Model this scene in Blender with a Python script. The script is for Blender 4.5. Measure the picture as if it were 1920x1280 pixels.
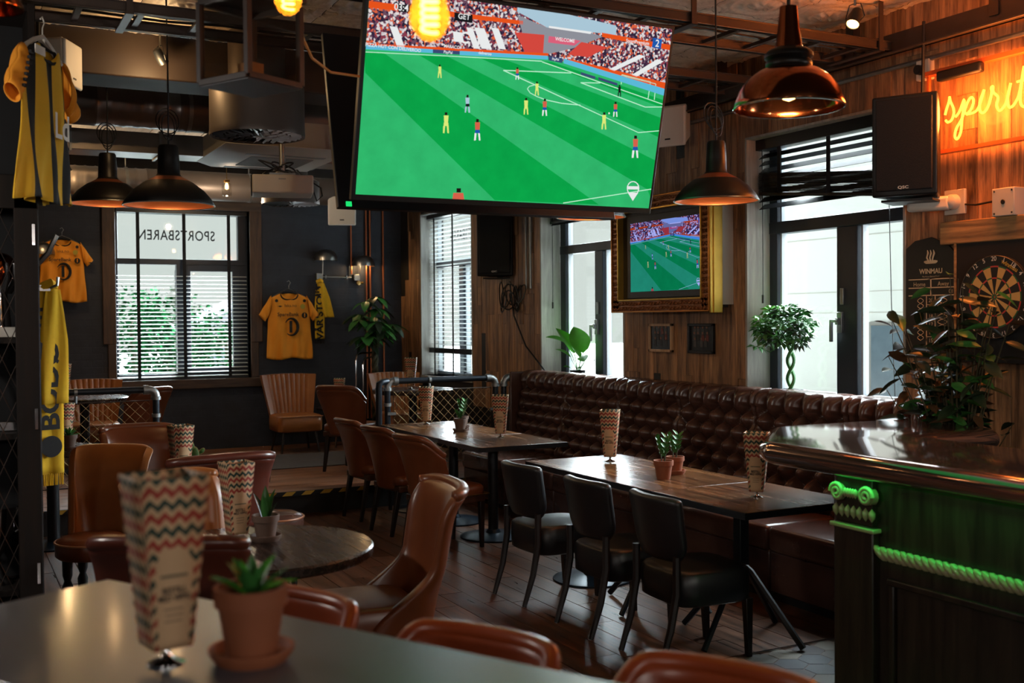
import bpy, bmesh, math, random
from math import sin, cos, pi, radians, sqrt
from mathutils import Vector, Matrix
random.seed(7)
for o in list(bpy.data.objects): bpy.data.objects.remove(o)
scene = bpy.context.scene
COL = scene.collection

# ------------------------------------------------------------------ camera
H_EYE = 1.70
yaw, pit, rol = radians(27.26), radians(-1.17), radians(0.44)
Fv = Vector((sin(yaw)*cos(pit), cos(yaw)*cos(pit), sin(pit)))
R0 = Vector((cos(yaw), -sin(yaw), 0)); U0 = R0.cross(Fv)
Rv = R0*cos(rol) - U0*sin(rol); Uv = U0*cos(rol) + R0*sin(rol)
cam_d = bpy.data.cameras.new('camera'); cam = bpy.data.objects.new('camera', cam_d); COL.objects.link(cam)
cam.matrix_world = Matrix(((Rv.x, Uv.x, -Fv.x, 0), (Rv.y, Uv.y, -Fv.y, 0), (Rv.z, Uv.z, -Fv.z, H_EYE), (0, 0, 0, 1)))
cam_d.sensor_width = 36.0; cam_d.lens = 2057*36/1920; cam_d.clip_start = .05; cam_d.clip_end = 300
cam_d.dof.use_dof = True; cam_d.dof.focus_distance = 7.5; cam_d.dof.aperture_fstop = 2.8
scene.camera = cam

# ------------------------------------------------------------------ exposure, sky, daylight
EXPO = 0.6
vs = scene.view_settings
vs.view_transform = 'Standard'; vs.look = 'None'; vs.gamma = 1.0; vs.exposure = EXPO; vs.use_curve_mapping = False
world = bpy.data.worlds.new('overcast_sky'); scene.world = world; world.use_nodes = True
bg = world.node_tree.nodes['Background']
bg.inputs[0].default_value = (.93, 1.0, .96, 1); bg.inputs[1].default_value = .78*2**-EXPO
sun_d = bpy.data.lights.new('daylight', 'SUN'); sun = bpy.data.objects.new('daylight', sun_d); COL.objects.link(sun)
sun_d.energy = 65.0; sun_d.angle = radians(95); sun_d.color = (.84, .93, 1.0)
sdir = Vector((1.0, .48, .50)).normalized()          # towards the bright part of the overcast sky
sun.rotation_euler = sdir.to_track_quat('Z', 'Y').to_euler()

# ------------------------------------------------------------------ helpers
def srgb(h):
    h = h.lstrip('#'); c = [int(h[i:i+2], 16)/255 for i in (0, 2, 4)]
    return tuple(x/12.92 if x <= .04045 else ((x+.055)/1.055)**2.4 for x in c)
def put(o, parent=None):
    COL.objects.link(o)
    if parent is not None: o.parent = parent
    return o
def thing(name, label, cat, loc=(0, 0, 0), rz=0.0, group=None):
    o = bpy.data.objects.new(name, None); put(o); o.empty_display_size = .1
    o.location = loc; o.rotation_euler = (0, 0, rz); o['label'] = label; o['category'] = cat
    if group: o['group'] = group
    return o
def tag(o, label=None, cat=None, group=None, kind=None):
    if label: o['label'] = label
    if cat: o['category'] = cat
    if group: o['group'] = group
    if kind: o['kind'] = kind
    return o
def kids(o): return [c for c in o.children]
def dup(root, loc=None, rz=None, label=None, group=None, parent=None):
    c = root.copy(); COL.objects.link(c); c.parent = parent
    if loc is not None: c.location = loc
    if rz is not None: c.rotation_euler = (0, 0, rz)
    if label: c['label'] = label
    if group: c['group'] = group
    for k in kids(root): dup(k, parent=c)
    return c
class MB:
    def __init__(s): s.v = []; s.f = []; s.m = []; s.uv = {}; s.cur = 0
    def add(s, vs, fs, uvs=None):
        b = len(s.v); s.v += [tuple(p) for p in vs]
        for i, f in enumerate(fs):
            if uvs: s.uv[len(s.f)] = [uvs[j] for j in f]
            s.f.append(tuple(j+b for j in f)); s.m.append(s.cur)
        return s
    def bx(s, x0, x1, y0, y1, z0, z1, M=None):
        p = [Vector(q) for q in ((x0,y0,z0),(x1,y0,z0),(x1,y1,z0),(x0,y1,z0),(x0,y0,z1),(x1,y0,z1),(x1,y1,z1),(x0,y1,z1))]
        if M is not None: p = [M @ q for q in p]
        return s.add(p, [(0,3,2,1),(4,5,6,7),(0,1,5,4),(1,2,6,5),(2,3,7,6),(3,0,4,7)])
    def taper(s, c0, s0, c1, s1):
        def q(c, z): return [(c[0]-z[0]/2,c[1]-z[1]/2,c[2]),(c[0]+z[0]/2,c[1]-z[1]/2,c[2]),(c[0]+z[0]/2,c[1]+z[1]/2,c[2]),(c[0]-z[0]/2,c[1]+z[1]/2,c[2])]
        return s.add(q(c0, s0)+q(c1, s1), [(0,3,2,1),(4,5,6,7),(0,1,5,4),(1,2,6,5),(2,3,7,6),(3,0,4,7)])
    def tube(s, pts, r, n=8, closed=False, cap=True):
        P = [Vector(p) for p in pts]; L = len(P); R = r if isinstance(r, (list, tuple)) else [r]*L
        vs = []; up = None
        for i, p in enumerate(P):
            a = P[(i-1) % L] if (closed or i > 0) else p; b = P[(i+1) % L] if (closed or i < L-1) else p
            t = (b-a); t = t.normalized() if t.length > 1e-9 else Vector((0,0,1))
            if up is None: up = Vector((0,0,1)) if abs(t.z) < .9 else Vector((1,0,0))
            x = up.cross(t)
            if x.length < 1e-6: x = Vector((1,0,0)).cross(t)
            x.normalize(); y = t.cross(x); up = y
            for k in range(n):
                g = 2*pi*k/n; vs.append(p + (x*cos(g)+y*sin(g))*R[i])
        fs = []
        for i in range(L if closed else L-1):
            for k in range(n):
                a = i*n; b = ((i+1) % L)*n; fs.append((a+k, a+(k+1) % n, b+(k+1) % n, b+k))
        if cap and not closed: fs += [tuple(range(n-1,-1,-1)), tuple(range((L-1)*n, L*n))]
        return s.add(vs, fs)
    def lathe(s, prof, n=24, c=(0,0,0), M=None, cap=True):
        vs = []
        for r, z in prof:
            for k in range(n):
                p = Vector((c[0]+r*cos(2*pi*k/n), c[1]+r*sin(2*pi*k/n), c[2]+z)); vs.append(M @ p if M is not None else p)
        fs = []
        for i in range(len(prof)-1):
            for k in range(n): fs.append((i*n+k, i*n+(k+1) % n, (i+1)*n+(k+1) % n, (i+1)*n+k))
        if cap:
            if prof[0][0] > 1e-4: fs.append(tuple(range(n-1,-1,-1)))
            if prof[-1][0] > 1e-4: fs.append(tuple(range((len(prof)-1)*n, len(prof)*n)))
        return s.add(vs, fs)
    def grid(s, fn, nu, nv, uv=False, flip=False):
        vs = []; us = []
        for j in range(nv+1):
            for i in range(nu+1): vs.append(Vector(fn(i/nu, j/nv))); us.append((i/nu, j/nv))
        fs = []
        for j in range(nv):
            for i in range(nu):
                a = j*(nu+1)+i; f = (a, a+1, a+nu+2, a+nu+1); fs.append(f[::-1] if flip else f)
        return s.add(vs, fs, us if uv else None)
    def prism(s, poly, fn):                       # poly 2D, fn(x, y, t) -> point, t in 0/1
        n = len(poly); a = [fn(p[0], p[1], 0) for p in poly]; b = [fn(p[0], p[1], 1) for p in poly]
        return s.add(a+b, [tuple(range(n-1,-1,-1)), tuple(range(n, 2*n))] + [(i, (i+1) % n, n+(i+1) % n, n+i) for i in range(n)])
    def mesh(s, name, mats, smooth=40, fixn=True):
        me = bpy.data.meshes.new(name); me.from_pydata(s.v, [], s.f)
        ms = mats if isinstance(mats, (list, tuple)) else [mats]
        for m in ms: me.materials.append(m)
        if len(ms) > 1:
            for p, i in zip(me.polygons, s.m): p.material_index = i
        if s.uv:
            L = me.uv_layers.new(name='UVMap')
            for fi, us in s.uv.items():
                for li, u in zip(me.polygons[fi].loop_indices, us): L.data[li].uv = u
        if fixn:
            bm = bmesh.new(); bm.from_mesh(me); bmesh.ops.recalc_face_normals(bm, faces=bm.faces); bm.to_mesh(me); bm.free()
        if smooth:
            me.shade_smooth()
            if smooth < 180: me.set_sharp_from_angle(angle=radians(smooth))
        me.update(); return me
    def build(s, name, mats, parent=None, loc=None, bev=0, smooth=40, sub=0, solid=0, fixn=True, seg=2):
        o = bpy.data.objects.new(name, s.mesh(name, mats, smooth, fixn)); put(o, parent)
        if loc is not None: o.location = loc
        if solid:
            m = o.modifiers.new('solid', 'SOLIDIFY'); m.thickness = solid; m.offset = 0
        if sub:
            m = o.modifiers.new('sub', 'SUBSURF'); m.levels = sub; m.render_levels = sub
        if bev:
            m = o.modifiers.new('bevel', 'BEVEL'); m.width = bev; m.segments = seg; m.limit_method = 'ANGLE'; m.angle_limit = radians(40)
        return o
def inst(name, me, parent=None, loc=(0,0,0), rot=(0,0,0), scale=(1,1,1)):
    o = bpy.data.objects.new(name, me); put(o, parent); o.location = loc; o.rotation_euler = rot; o.scale = scale; return o
_tc = {}
def text_mesh(body, mat, extrude=.0008, spacing=1.0, shear=0.0, bold=0.0):
    k = (body, mat.name, spacing, shear, bold)
    if k not in _tc:
        cu = bpy.data.curves.new('lettering', 'FONT'); cu.body = body; cu.size = 1.0; cu.align_x = 'CENTER'; cu.align_y = 'CENTER'
        cu.space_character = spacing; cu.shear = shear; cu.offset = bold; cu.resolution_u = 3
        t = bpy.data.objects.new('t', cu); me = bpy.data.meshes.new_from_object(t); bpy.data.objects.remove(t)
        me.materials.clear(); me.materials.append(mat); me.name = 'lettering'; _tc[k] = me
    return _tc[k]
def letters(body, mat, parent, M, sx, sy=None, spacing=1.0, bold=0.0, name='lettering', shear=0.0):
    o = bpy.data.objects.new(name, text_mesh(body, mat, spacing=spacing, bold=bold, shear=shear)); put(o, parent)
    o.matrix_local = M @ Matrix.Diagonal((sx, sy or sx, 1, 1)); return o
def frame_m(origin, xaxis, yaxis):
    x = Vector(xaxis).normalized(); y = Vector(yaxis).normalized(); z = x.cross(y); o = Vector(origin)
    return Matrix(((x.x,y.x,z.x,o.x),(x.y,y.y,z.y,o.y),(x.z,y.z,z.z,o.z),(0,0,0,1)))
def arc(c, r, a0, a1, n, ax='xy'):
    out = []
    for i in range(n+1):
        a = a0+(a1-a0)*i/n; u, w = r*cos(a), r*sin(a)
        out.append({'xy': (c[0]+u, c[1]+w, c[2]), 'xz': (c[0]+u, c[1], c[2]+w), 'yz': (c[0], c[1]+u, c[2]+w)}[ax])
    return out

# ------------------------------------------------------------------ materials
class NT:
    def __init__(s, name):
        s.mat = bpy.data.materials.new(name); s.mat.use_nodes = True; s.t = s.mat.node_tree; s.t.nodes.clear()
        s.out = s.t.nodes.new('ShaderNodeOutputMaterial')
    def n(s, typ, **kw):
        x = s.t.nodes.new(typ)
        for k, v in kw.items(): setattr(x, k, v)
        return x
    def set(s, sock, v):
        if isinstance(v, bpy.types.NodeSocket): s.t.links.new(v, sock)
        elif isinstance(v, (tuple, list)) and len(v) == 3 and sock.type == 'RGBA': sock.default_value = (*v, 1)
        else: sock.default_value = v
    def math(s, op, a, b=None, c=None, clamp=False):
        x = s.n('ShaderNodeMath', operation=op, use_clamp=clamp)
        for i, q in enumerate((a, b, c)):
            if q is not None: s.set(x.inputs[i], q)
        return x.outputs[0]
    def mix(s, f, a, b, mode='MIX'):
        x = s.n('ShaderNodeMix', data_type='RGBA', blend_type=mode); s.set(x.inputs[0], f); s.set(x.inputs[6], a); s.set(x.inputs[7], b); return x.outputs[2]
    def coord(s, kind='Object', scale=(1,1,1), loc=(0,0,0), rot=(0,0,0)):
        c = s.n('ShaderNodeTexCoord'); m = s.n('ShaderNodeMapping'); s.t.links.new(c.outputs[kind], m.inputs[0])
        m.inputs['Scale'].default_value = scale; m.inputs['Location'].default_value = loc; m.inputs['Rotation'].default_value = rot; return m.outputs[0]
    def noise(s, v, scale=5., detail=4., rough=.55, dist=0.):
        x = s.n('ShaderNodeTexNoise'); s.set(x.inputs['Vector'], v); x.inputs['Scale'].default_value = scale; x.inputs['Detail'].default_value = detail
        x.inputs['Roughness'].default_value = rough; x.inputs['Distortion'].default_value = dist; return x.outputs[0]
    def ramp(s, f, stops):
        x = s.n('ShaderNodeValToRGB'); s.set(x.inputs[0], f); e = x.color_ramp.elements
        while len(e) > 1: e.remove(e[-1])
        e[0].position = stops[0][0]; e[0].color = (*stops[0][1], 1)
        for p, c in stops[1:]:
            q = e.new(p); q.color = (*c, 1)
        return x.outputs[0]
    def rnd(s): return s.n('ShaderNodeObjectInfo').outputs['Random']
    def shift(s, v):                                  # a random offset for every object
        x = s.n('ShaderNodeVectorMath', operation='ADD'); s.t.links.new(v, x.inputs[0])
        c = s.n('ShaderNodeCombineXYZ'); r = s.rnd()
        for i, k in enumerate((37., 53., 71.)): s.t.links.new(s.math('MULTIPLY', r, k), c.inputs[i])
        s.t.links.new(c.outputs[0], x.inputs[1]); return x.outputs[0]
    def bsdf(s, col, rough=.5, metal=0., bump=None, bs=.2, bd=.01, coat=0., spec=.5, emis=None, es=0., trans=0., alpha=None):
        b = s.n('ShaderNodeBsdfPrincipled'); s.set(b.inputs['Base Color'], col); s.set(b.inputs['Roughness'], rough); s.set(b.inputs['Metallic'], metal)
        b.inputs['Specular IOR Level'].default_value = spec
        if coat: b.inputs['Coat Weight'].default_value = coat; b.inputs['Coat Roughness'].default_value = .12
        if trans: b.inputs['Transmission Weight'].default_value = trans
        if emis is not None: s.set(b.inputs['Emission Color'], emis); b.inputs['Emission Strength'].default_value = es
        if bump is not None:
            x = s.n('ShaderNodeBump'); x.inputs['Strength'].default_value = bs; x.inputs['Distance'].default_value = bd
            s.set(x.inputs['Height'], bump); s.t.links.new(x.outputs[0], b.inputs['Normal'])
        s.t.links.new(b.outputs[0], s.out.inputs[0]); return s.mat
def plain(name, h, rough=.5, metal=0., var=.25, scale=9., bump=.0, coat=0., spec=.5, rv=.1):
    t = NT(name); c = srgb(h) if isinstance(h, str) else h; v = t.coord('Object'); nz = t.noise(v, scale, 5.)
    col = t.mix(nz, tuple(x*(1-var) for x in c), tuple(min(1, x*(1+var)) for x in c))
    r = t.math('ADD', rough-rv/2, t.math('MULTIPLY', nz, rv)) if rv else rough
    return t.bsdf(col, r, metal, nz if bump else None, bump, .01, coat, spec)
def wood(name, c1, c2, axis='y', rough=.5, coat=0., gs=1., var=.55, bump=.25, dark=None, spec=.5):
    t = NT(name); sc = {'x': (1.2, 14, 14), 'y': (14, 1.2, 14), 'z': (14, 14, 1.2)}[axis]
    v = t.shift(t.coord('Object', tuple(q*gs for q in sc))); n1 = t.noise(v, 1.6, 7., .6, .6); n2 = t.noise(v, 6., 4., .7)
    g = t.math('ADD', t.math('MULTIPLY', n1, .75), t.math('MULTIPLY', n2, .25))
    col = t.ramp(g, [(.36, srgb(c1)), (.52, tuple((a+b)/2 for a, b in zip(srgb(c1), srgb(c2)))), (.66, srgb(c2))])
    k = t.math('ADD', 1-var/2, t.math('MULTIPLY', t.rnd(), var)); cc = t.n('ShaderNodeCombineColor')
    for i in range(3): t.t.links.new(k, cc.inputs[i])
    col = t.mix(1.0, col, cc.outputs[0], 'MULTIPLY')
    if dark:                                           # some boards are stained nearly black
        col = t.mix(t.math('GREATER_THAN', t.rnd(), dark), col, srgb('15110e'))
    return t.bsdf(col, t.math('ADD', rough-.08, t.math('MULTIPLY', n1, .16)), 0, g, bump, .004, coat, spec)
def leather(name, c1, c2, rough=.36, scale=4., coat=.0):
    t = NT(name); v = t.shift(t.coord('Object')); n1 = t.noise(v, scale, 5., .6); n2 = t.noise(v, 160., 2.)
    col = t.mix(t.math('MULTIPLY', n1, 1.0), srgb(c1), srgb(c2))
    h = t.math('ADD', t.math('MULTIPLY', n2, .25), t.math('MULTIPLY', n1, .3))
    return t.bsdf(col, t.math('ADD', rough-.07, t.math('MULTIPLY', n1, .16)), 0, h, .12, .004, coat)
def emit(name, h, k=1.0):
    t = NT(name); e = t.n('ShaderNodeEmission'); c = srgb(h) if isinstance(h, str) else h
    e.inputs[0].default_value = (*c, 1); e.inputs[1].default_value = k*2**-EXPO; t.t.links.new(e.outputs[0], t.out.inputs[0]); return t.mat
def glass(name, tint=(.96, .98, .97), gloss=.12, amt=1.0):
    t = NT(name); tr = t.n('ShaderNodeBsdfTransparent'); tr.inputs[0].default_value = (*tint, 1)
    gl = t.n('ShaderNodeBsdfGlossy'); gl.inputs['Roughness'].default_value = .03
    lw = t.n('ShaderNodeLayerWeight'); lw.inputs[0].default_value = .5; mx = t.n('ShaderNodeMixShader')
    k = t.math('MULTIPLY', t.math('ADD', .04, t.math('MULTIPLY', t.math('POWER', lw.outputs['Facing'], 5.), .9)), amt)
    t.t.links.new(k, mx.inputs[0])
    t.t.links.new(tr.outputs[0], mx.inputs[1]); t.t.links.new(gl.outputs[0], mx.inputs[2]); t.t.links.new(mx.outputs[0], t.out.inputs[0]); return t.mat
M = {}
M['floor'] = wood('worn_floor_boards', '2a1a12', '744c36', 'y', .30, var=.5, bump=.35)
M['stage'] = wood('stage_boards', '4a2f22', '9a6a4e', 'x', .42, var=.5)
M['wallplank'] = wood('reclaimed_wall_planks', '4a3426', 'b5875e', 'z', .6, var=.6, bump=.5, dark=.965)
M['wallplank_h'] = wood('reclaimed_beam', '5f452c', 'b58a58', 'y', .6, var=.3, bump=.5)
M['reveal'] = wood('grey_oak_lining', '8d8b86', 'b5b3ad', 'z', .55, var=.15, bump=.15)
M['tabletop'] = wood('dark_oak_tabletop', '25150b', '7d5432', 'y', .26, gs=.7, var=.35, bump=.35, spec=.3)
M['roundtop'] = wood('black_oak_tabletop', '0e0a08', '3a2b24', 'y', .27, coat=.2, gs=1.6, var=.3, bump=.12)
M['darkwood'] = wood('dark_wood', '140c08', '2c1b12', 'z', .5, var=.3)
M['cabwood'] = wood('near_black_cabinet_wood', '0b0705', '1b110b', 'z', .7, var=.3, spec=.25)
M['barwood'] = wood('bar_panel_wood', '130e0a', '2d2218', 'z', .38, var=.2)
M['legwood'] = wood('black_stained_leg', '0c0808', '1f1613', 'z', .4, var=.2)
M['brownleg'] = wood('brown_stained_leg', '20120c', '4a2c1c', 'z', .4, var=.2)
M['trimwood'] = wood('window_trim_wood', '2e211b', '55402f', 'x', .55, var=.2)
M['trimwood_v'] = wood('window_trim_wood_v', '2e211b', '5d4430', 'z', .55, var=.25)
M['tan'] = leather('tan_leather', '6e3f20', 'a5652f', .32)
M['cognac'] = leather('cognac_leather', '4d2816', '7d4426', .30)
M['orange'] = leather('orange_brown_leather', '6a2a14', '96431f', .30)
M['darkred'] = leather('dark_red_leather', '3a1a12', '5e2c20', .3)
M['choc'] = leather('chocolate_leather', '2e1c18', '5a3e35', .24)
M['black'] = leather('black_leather', '0e0f12', '1b1c20', .38)
M['piping'] = plain('leather_piping', '9a6a4c', .35, 0, .15)
M['brass'] = plain('brass_nailheads', 'b08d57', .3, 1.0, .1)
M['metal_black'] = plain('black_powdercoat', '15181c', .45, .3, .2)
M['disc'] = plain('table_base_iron', '1c2a36', .32, .7, .25, 6.)
M['steel'] = plain('brushed_steel', '9a9a98', .3, 1.0, .15, 14.)
M['vane'] = plain('pale_diffuser_vane', 'c4c6cc', .35, .2, .1)
M['galv'] = plain('galvanised_fitting', '8b8e8f', .42, .9, .2, 30.)
M['pipe'] = plain('blue_black_pipe', '252a31', .35, .6, .15)
M['chrome'] = plain('chrome', 'd5d8da', .12, 1.0, .05)
M['duct'] = plain('duct_steel', '86807e', .3, .9, .18, 5.)
M['ductdark'] = plain('painted_duct', '5a524e', .45, .4, .15, 5.)
M['meshwire'] = plain('mesh_wire', '9c8058', .4, .6, .15)
M['rail'] = plain('cable_ladder_steel', '4f4540', .35, .7, .25, 6.)
M['beam'] = plain('dark_ceiling_beam', '2c201a', .6, 0, .25)
M['white'] = plain('white_plastic', 'b9b4ab', .5, 0, .06)
M['whitedull'] = plain('white_board', '8d8a84', .7, 0, .15, 3.)
M['frame'] = plain('blue_grey_window_frame', '232b36', .4, 0, .12)
M['bead'] = plain('glazing_bead', 'a9afb5', .4, 0, .05)
M['blind'] = plain('black_blind_slat', '0e1116', .4, 0, .15)
M['slat'] = plain('pale_blind_slat', 'c9cfcf', .5, 0, .05)
M['tape'] = plain('blind_tape', '0d1118', .8, 0, .1)
M['glass'] = glass('window_glass')
M['acryl'] = glass('acrylic_sheet', (.97, .93, .9), amt=.08)
M['lglass'] = glass('lantern_glass', (.85, .83, .80), amt=1.2)
M['terra'] = plain('terracotta', '82482b', .75, 0, .22, 7., .15)
M['terra2'] = plain('grey_brown_pot', '5a453a', .75, 0, .2, 7.)
M['soil'] = plain('potting_soil', '1a120d', .95, 0, .4, 60., .6)
M['leaf'] = plain('green_leaf', '33692f', .38, 0, .35, 6.)
M['leafb'] = plain('bright_leaf', '49952f', .34, 0, .3, 5.)
M['leafd'] = plain('dark_leaf', '20301f', .34, 0, .4, 6.)
M['leafr'] = plain('brown_leaf', '4a3420', .4, 0, .35, 6.)
M['stem'] = plain('plant_stem', '3d3a22', .6, 0, .3, 10.)
M['cactus'] = plain('cactus_skin', '3f6a33', .5, 0, .25, 12.)
M['rim'] = plain('cactus_rim', 'c9c79a', .6, 0, .1)
M['shade'] = plain('blackened_shade', '1c1a19', .42, .5, .35, 5.)
M['copperin'] = plain('copper_inside', 'b06a48', .4, .8, .2, 5.)
M['copper'] = plain('polished_copper', 'a8623e', .14, 1.0, .3, 4.)
M['counter'] = plain('copper_bar_top', 'a58a80', .09, .9, .06, 3.)
M['ftable'] = plain('grey_stone_laminate', '4c525b', .33, 0, .3, 4., coat=.2)
M['rug'] = plain('worn_grey_rug', '4a4443', .95, 0, .35, 9., .3)
M['yellow'] = plain('yellow_jersey_cloth', 'dc8d1c', .8, 0, .12, 8.)
M['yellow2'] = plain('yellow_scarf_knit', 'd3a91c', .9, 0, .12, 30.)
M['blackcloth'] = plain('black_cloth', '111113', .9, 0, .2, 10.)
M['printblack'] = plain('black_print', '141416', .8, 0, .05)
M['printwhite'] = plain('white_print', 'd8d4cc', .8, 0, .05)
M['chalk'] = plain('cream_print', 'd0b493', .8, 0, .05)
M['board'] = plain('black_scoreboard', '17130f', .55, 0, .2)
M['gold'] = plain('dull_gold_frame', 'b87a34', .38, .75, .35, 18.)
M['goldbright'] = plain('bright_gold_edge', 'c29a45', .3, .8, .2, 12.)
M['ornament'] = plain('antique_frame_ornament', '7a4a26', .38, .5, .45, 40.)
M['tapeyellow'] = plain('hazard_yellow', 'b8922f', .6, 0, .15)
M['rope'] = plain('carved_rope_wood', '8a8764', .22, 0, .15)
M['silver'] = plain('trophy_silver', 'c9c9cc', .18, 1.0, .1)
M['cable'] = plain('black_cable', '0a0a0b', .5, 0, .1)
M['grille'] = plain('speaker_grille', '15161a', .6, .3, .2, 200., .4)
M['facade'] = plain('white_render', 'e4e6e2', .9, 0, .02)
M['curtainglass'] = plain('dark_far_window', '5b6b78', .2, 0, .2)
# ================================================================== THE SETTING
WX, DY, CZ = 5.15, 13.05, 3.55          # right wall face, back wall face, ceiling
SH, SY = .20, 9.42                      # stage height and front edge
def brickmat():
    t = NT('black_painted_brick'); v = t.coord('Object', (1, 1, 1), rot=(radians(90), 0, 0)); b = t.n('ShaderNodeTexBrick')
    t.t.links.new(v, b.inputs['Vector']); b.inputs['Scale'].default_value = 1.0; b.inputs['Brick Width'].default_value = .24; b.inputs['Row Height'].default_value = .075
    b.inputs['Mortar Size'].default_value = .006; b.inputs['Color1'].default_value = (.9,.9,.9,1); b.inputs['Color2'].default_value = (.8,.8,.8,1); b.inputs['Mortar'].default_value = (.2,.2,.2,1)
    n = t.noise(t.coord('Object'), 7., 6.); col = t.mix(n, srgb('12161f'), srgb('2a303d'))
    h = t.math('ADD', t.math('MULTIPLY', b.outputs[0], .6), t.math('MULTIPLY', n, .7))
    return t.bsdf(col, .62, 0, h, .45, .012)
M['brick'] = brickmat()
M['plaster'] = plain('dark_plaster', '1a1817', .8, 0, .2, 3.)
def tinmat():
    t = NT('aged_tin_ceiling'); v = t.shift(t.coord('Object')); n1 = t.noise(v, 5., 7., .7, .4); n2 = t.noise(v, 22., 5., .7)
    col = t.ramp(t.math('ADD', t.math('MULTIPLY', n1, .6), t.math('MULTIPLY', n2, .4)), [(.33, srgb('1d1512')), (.37, srgb('a39485')), (.62, srgb('d4c8b8'))])
    return t.bsdf(col, .5, .0, n2, .3, .004)
M['tin'] = tinmat()
def struct(name, mb, mat, parent=None, **kw):
    o = mb.build(name, mat, parent, **kw)
    if parent is None: o['kind'] = 'structure'
    return o
# floor slab and boards
b = MB(); b.bx(-3, WX+.3, -3, DY+.3, -.12, -.012); floor = struct('floor', b, M['plaster'])
PW = .158
PLK = {}
def plank_mesh(key, dims, mat, g=.0025):
    if key not in PLK:
        b = MB(); x, y, z = dims; b.bx(-x/2+g, x/2-g, -y/2+g, y/2-g, -z, 0); PLK[key] = b.mesh('plank', mat, 0)
    return PLK[key]
ix = 0; x = .15
while x < 4.5:
    y = 2.9 + random.uniform(-1.1, 0); L = 1.22
    while y < SY:
        y1 = min(y+L, SY)
        lo = max(y, 2.4)
        if y1-lo > .15:
            me = plank_mesh(('f', round(y1-lo, 2)), (PW, round(y1-lo, 2), .012), M['floor'])
            if not (x > 3.05 and y1 < 4.30): inst('plank', me, floor, (x+PW/2, (lo+y1)/2, random.uniform(-.0008, .0008)))
        y += L
    x += PW
# hexagon tiles by the bar
hexm = [plain('hex_tile_%s' % n, c, .35, 0, .12) for n, c in (('blue', '333c48'), ('cream', '7a7266'), ('plum', '352c30'), ('grey', '55504b'))]
hr = .088
hb = MB(); hb.prism([((hr-.003)*cos(pi/6+k*pi/3), (hr-.003)*sin(pi/6+k*pi/3)) for k in range(6)], lambda x, y, t: (x, y, -.012+t*.013))
hms = []
for m in hexm:
    hms.append(hb.mesh('hex_tile', m, 0))
row = 0; yy = 4.26
while yy > 3.2:
    xx = 3.12 + (hr*.866 if row % 2 else 0)
    while xx < 4.2:
        if not (xx > 3.5 and yy < 3.85): inst('tile', random.choice(hms), floor, (xx, yy, .0))
        xx += hr*1.732
    yy -= hr*1.5; row += 1
tb = MB(); tb.bx(3.05, 4.4, 4.335, 4.352, -.01, .006); struct('trim_1', tb, M['chrome'])
# stage
b = MB(); b.bx(-3, WX+.3, SY, DY+.1, -.012, SH-.012); stage = struct('stage_platform', b, M['plaster'])
y = SY+.012
while y < DY:
    x = -.3 + random.uniform(-1.2, 0)
    while x < WX:
        w = 1.6; me = plank_mesh(('s', 1), (w, .19, .012), M['stage']); inst('plank', me, stage, (x+w/2, y+.095, SH+random.uniform(-.0006, .0006))); x += w
    y += .19
b = MB(); b.bx(-3, WX+.3, SY-.012, SY+.01, SH-.035, SH+.003); struct('trim_2', b, M['printblack'])
nose = bpy.data.objects['trim_2']
sb = MB(); sb.prism([(0, 0), (.085, 0), (.125, .034), (.04, .034)], lambda x, y, t: (x, -.0135+t*.002, y-.017)); sm = sb.mesh('hazard_stripe', M['tapeyellow'], 0)
for i in range(30): inst('hazard_stripe', sm, nose, (.2+i*.17, SY, SH-.0155))
# back wall with window opening
wx0, wx1, wz0, wz1 = 1.70, 3.22, 1.03, 3.00
b = MB(); T = .3
b.bx(-3, wx0, DY, DY+T, 0, CZ+.4); b.bx(wx1, WX+.3, DY, DY+T, 0, CZ+.4); b.bx(wx0, wx1, DY, DY+T, 0, wz0); b.bx(wx0, wx1, DY, DY+T, wz1, CZ+.4)
wall_back = struct('wall_back', b, M['brick'], smooth=0)
# window trim of old wood
b = MB(); b.bx(wx0-.14, wx0, DY-.03, DY+.12, 1.45, wz1+.13); struct('trim_3', b, M['trimwood_v'], bev=.006)
b = MB(); b.bx(wx1, wx1+.14, DY-.03, DY+.12, 1.45, wz1+.13); struct('trim_4', b, M['trimwood_v'], bev=.006)
b = MB(); b.bx(wx0-.14, wx1+.14, DY-.04, DY+.12, wz1, wz1+.15); struct('trim_5', b, M['trimwood'], bev=.006)
b = MB(); b.bx(wx0-.1, wx1+.12, DY-.06, DY+.2, wz0-.11, wz0); struct('trim_6', b, M['trimwood'], bev=.008)
b = MB(); b.bx(wx1, wx1+.09, DY-.025, DY+.12, wz0, 1.45); struct('trim_7', b, M['trimwood_v'], bev=.006)
b = MB(); b.bx(wx0-.09, wx0, DY-.025, DY+.12, wz0, 1.45); struct('trim_8', b, M['trimwood_v'], bev=.006)
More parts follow.
